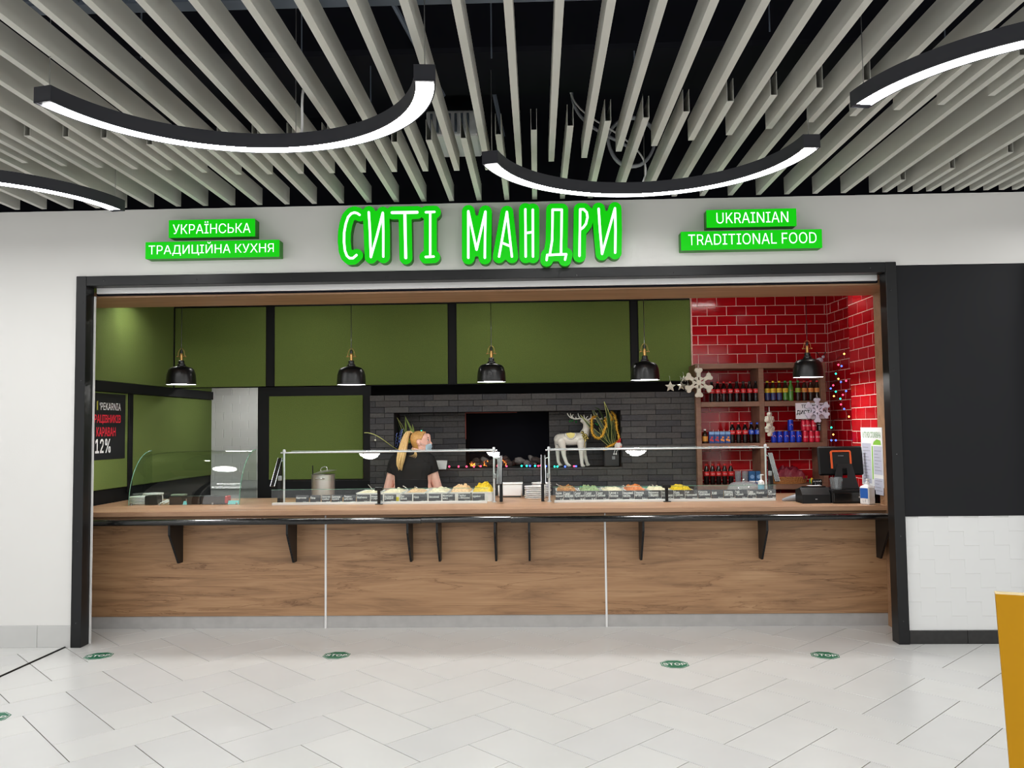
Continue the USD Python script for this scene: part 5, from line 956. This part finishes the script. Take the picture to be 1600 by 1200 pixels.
for s in (-1, 1):
    sh0, el, wr_, ha = np.array((s*.155, 0, 1.265)), np.array((s*.245+.0, .02, 1.005)), np.array((s*.13, .165, 1.0)), np.array((s*.075, .2, 1.0))
    B((sh0, .062), (sh0*.5+el*.5, .054)); B((sh0*.5+el*.5, .054), (el, .043)); B((el, .043), (el*.55+wr_*.45, .042)); B((el*.55+wr_*.45, .042), (wr_, .027)); B((wr_, .027), (ha, .026), (ha+[0, .012, -.02], .02))
    for f in range(4):
        b0 = ha + [-s*.028, .006-.004*f, .024-.016*f]; b1 = b0 + [-s*.034, .012-.004*f, -.004]; b2 = b1 + [-s*.02, -.008, -.012]; L_f = (1, 1.08, 1.0, .82)[f]; b1 = b0+(b1-b0)*L_f
        B((b0, .0092), (b1, .0085)); B((b1, .0085), (b2, .0075))
    th = ha + [0, -.02, .02]; B((th, .011), (th+[-s*.026, -.016, .016], .0095)); B((th+[-s*.026, -.016, .016], .0095), (th+[-s*.046, -.014, .016], .008))
    B(((s*.09, .01, .86), .105), ((s*.095, .02, .48), .06)); B(((s*.095, .02, .48), .06), ((s*.1, -.01, .1), .042)); B(((s*.1, -.01, .06), .042), ((s*.105, .14, .035), .034), ((s*.1, -.03, .04), .04))
# head in profile, facing +x
def hp_(dx, dy, dz): return np.array((hx+dx, .005+dy, hz+dz))
B((hp_(-.018, -.022, .022), .07), (hp_(-.018, .022, .022), .07), (hp_(.03, -.014, .035), .055), (hp_(.03, .014, .035), .055), (hp_(.035, 0, -.01), .058)); B((hp_(.035, 0, -.01), .057), (hp_(.05, 0, -.06), .036), (hp_(.062, 0, -.082), .022), (hp_(-.01, 0, -.05), .05)); B((hp_(.072, 0, .05), .03), (hp_(.086, 0, .012), .018))
B((hp_(.088, 0, .014), .008), (hp_(.109, 0, -.022), .0088)); B((hp_(.109, 0, -.022), .0088), (hp_(.092, -.01, -.025), .009), (hp_(.092, .01, -.025), .009))
B((hp_(.09, 0, -.048), .011), (hp_(.092, 0, -.06), .011))
for s in (-1, 1): B((hp_(-.004, s*.076, .004), .013), (hp_(-.002, s*.078, -.012), .014), (hp_(.004, s*.072, -.03), .008))
obj('body', blend(body, .012, 8), M['skin'], pe, True)
tee = []
def C(*c): tee.append(hull(*[(np.array(p), r) for p, r in c]))
C(((-.085, .01, .96), .132), ((.085, .01, .96), .132), ((-.08, 0, 1.06), .118), ((.08, 0, 1.06), .118)); C(((-.08, 0, 1.06), .118), ((.08, 0, 1.06), .118), ((-.11, -.01, 1.2), .112), ((.11, -.01, 1.2), .112)); C(((-.11, -.01, 1.2), .11), ((.11, -.01, 1.2), .11), ((-.14, 0, 1.28), .068), ((.14, 0, 1.28), .068), ((.01, 0, 1.325), .062), ((.03, .0, 1.335), .055))
for s in (-1, 1):
    sh0, el = np.array((s*.155, 0, 1.265)), np.array((s*.245, .02, 1.005)); mid = sh0*.5+el*.5; C((sh0, .073), (sh0*.9+el*.1, .074), (sh0*.58+el*.42, .071))
T_ = m3.Manifold.batch_boolean(tee, m3.OpType.Add)
cut = m3.Manifold.cube((2, 2, .5)).translate((-1, -1, .45)); T_ = T_ - cut
for s in (-1, 1):
    sh0, el = np.array((s*.155, 0, 1.265)), np.array((s*.245, .02, 1.005)); d = (el-sh0)/np.linalg.norm(el-sh0); c = sh0*.62+el*.38 + d*.02
    blk = m3.Manifold.cube((.3, .3, .2), True).translate((0, 0, .1)); Tm = trimesh.geometry.align_vectors([0, 0, 1], d); Tm[:3, 3] = c; T_ = T_ - (blk.transform(Tm[:3]) ^ m3.Manifold.cube((.4, .5, .5), True).translate((s*.36, 0, 1.05)))
mm = T_.refine_to_length(.014).to_mesh(); tm = trimesh.smoothing.filter_taubin(trimesh.Trimesh(mm.vert_properties[:, :3], mm.tri_verts, process=True), iterations=6)
v = tm.vertices; tm.vertices = v + tm.vertex_normals*(.007*(meshkit.fbm(v*[9, 9, 16], 3, 4)-.5))[:, None]
obj('t_shirt', tm, M['tee'], pe, True)
leg = [hull((np.array((-.09, .01, .9)), .142), (np.array((.09, .01, .9)), .142))]
for s in (-1, 1): leg += [hull((np.array((s*.09, .01, .86)), .118), (np.array((s*.095, .02, .48)), .074)), hull((np.array((s*.095, .02, .48)), .074), (np.array((s*.1, -.01, .1)), .058))]
obj('trousers', blend(leg, .03, 6), M['trouser'], pe, True)
obj('apron_band', blend([hull((np.array((-.088, .01, .968)), .135), (np.array((.088, .01, .968)), .135)) ^ m3.Manifold.cube((1, 1, .05)).translate((-.5, -.5, .955))], .02, 1), M['apron'], pe, True)
# hair: cap around the skull without the face, ponytail of strands
cap_ = hull((hp_(-.02, -.022, .028), .079), (hp_(-.02, .022, .028), .079), (hp_(.03, -.012, .045), .057), (hp_(.03, .012, .045), .057), (hp_(-.02, 0, -.035), .06))
face = hull((hp_(.085, -.2, .09), .03), (hp_(.085, .2, .09), .03), (hp_(.04, -.2, -.02), .03), (hp_(.04, .2, -.02), .03), (hp_(.2, -.2, .06), .02), (hp_(.2, .2, -.2), .02), (hp_(.2, -.2, -.2), .02), (hp_(.03, .2, -.12), .02), (hp_(.03, -.2, -.12), .02))
ear_ = hull((hp_(.0, -.2, .0), .026), (hp_(.0, .2, .0), .026), (hp_(.012, -.2, -.05), .026), (hp_(.012, .2, -.05), .026))
hm = (cap_ - face - ear_).refine_to_length(.012).to_mesh(); hm = trimesh.smoothing.filter_taubin(trimesh.Trimesh(hm.vert_properties[:, :3], hm.tri_verts, process=True), iterations=8)
hr = obj('hair', hm, M['hair'], pe, True)
# hair points in sketch units of 6.3 mm around the head
pxm = lambda a, b, y=0.0: np.array(((a-657)*.00628+hx, y, hz-(b-690)*.00628))
obj('hair_tie', lathe([(.012, -.008), (.017, 0), (.012, .008)], 14).apply_transform(trimesh.transformations.rotation_matrix(1.1, [0, 1, 0])).apply_translation(pxm(643.5, 677.5)), M['plastic_black'], hr)
rq = random.Random(5); st_ = []
for k in range(46):
    a, b, c = rq.uniform(-1, 1), rq.uniform(-1, 1), rq.uniform(0, 1)
    st_.append(tube([pxm(646+a, 679+b, .0+.008*b), pxm(640+a*2, 675.5+b*1.5, -.01+.012*b), pxm(635.5+a*3.6, 684+b, -.05+.016*b), pxm(632.5+a*5, 700+b*2, -.1+.016*b), pxm(629.5+a*4.8+c, 716+b*3, -.14+.014*b), pxm(626.5+a*2.5+c*3, 726+c*8, -.14+.012*b)], np.array([.006, .0075, .008, .0075, .006, .0015]), 6, spline=22))
obj('ponytail', cat_(*st_), M['hair_light'], hr, True, kind='stuff')
obj('loose_strand', cat_(*[tube([pxm(645+k, 701, -.06), pxm(650+k, 707+k, -.07), pxm(642+k*3, 712+k, -.11)], [.004, .004, .001], 5, spline=12) for k in range(4)]), M['hair_light'], hr, True)
mk = hull((hp_(.1, -.016, -.03), .012), (hp_(.1, .016, -.03), .012), (hp_(.07, -.046, -.04), .01), (hp_(.07, .046, -.04), .01), (hp_(.066, -.036, -.085), .012), (hp_(.066, .036, -.085), .012), (hp_(.088, 0, -.084), .014), (hp_(.108, 0, -.05), .01))
mq = mk.refine_to_length(.008).to_mesh(); mo = obj('face_mask', trimesh.smoothing.filter_taubin(trimesh.Trimesh(mq.vert_properties[:, :3], mq.tri_verts, process=True), iterations=6), M['mask_blue'], pe, True)
for s in (-1, 1):
    for z in (-.035, -.08): obj('strap', tube([hp_(.07, s*.05, z), hp_(.035, s*.066, z*.6-.006), hp_(.0, s*.082, -.005 if z > -.05 else -.028)], .0014, 5, spline=10), M['white_paint'], mo)
for s in (-1, 1):
    e = obj('eye', ball(hp_(.077, s*.03, .014), .0105, 2), mat('eye_white', lin(236, 230, 226), .3) if s < 0 else LK+'eye_white', pe, True); obj('iris', ball(hp_(.084, s*.033, .013), .0052, 2), M['ink'], e, True)
    obj('eyebrow', tube([hp_(.088, s*.018, .034), hp_(.08, s*.034, .04), hp_(.066, s*.046, .037)], [.0035, .003, .0015], 6, spline=8), mat('brow', lin(120, 84, 54), .7) if s < 0 else LK+'brow', pe, True); obj('eyelash', tube([hp_(.087, s*.026, .02), hp_(.08, s*.038, .0215), hp_(.07, s*.045, .016)], .0018, 5, spline=8), M['ink'], pe)
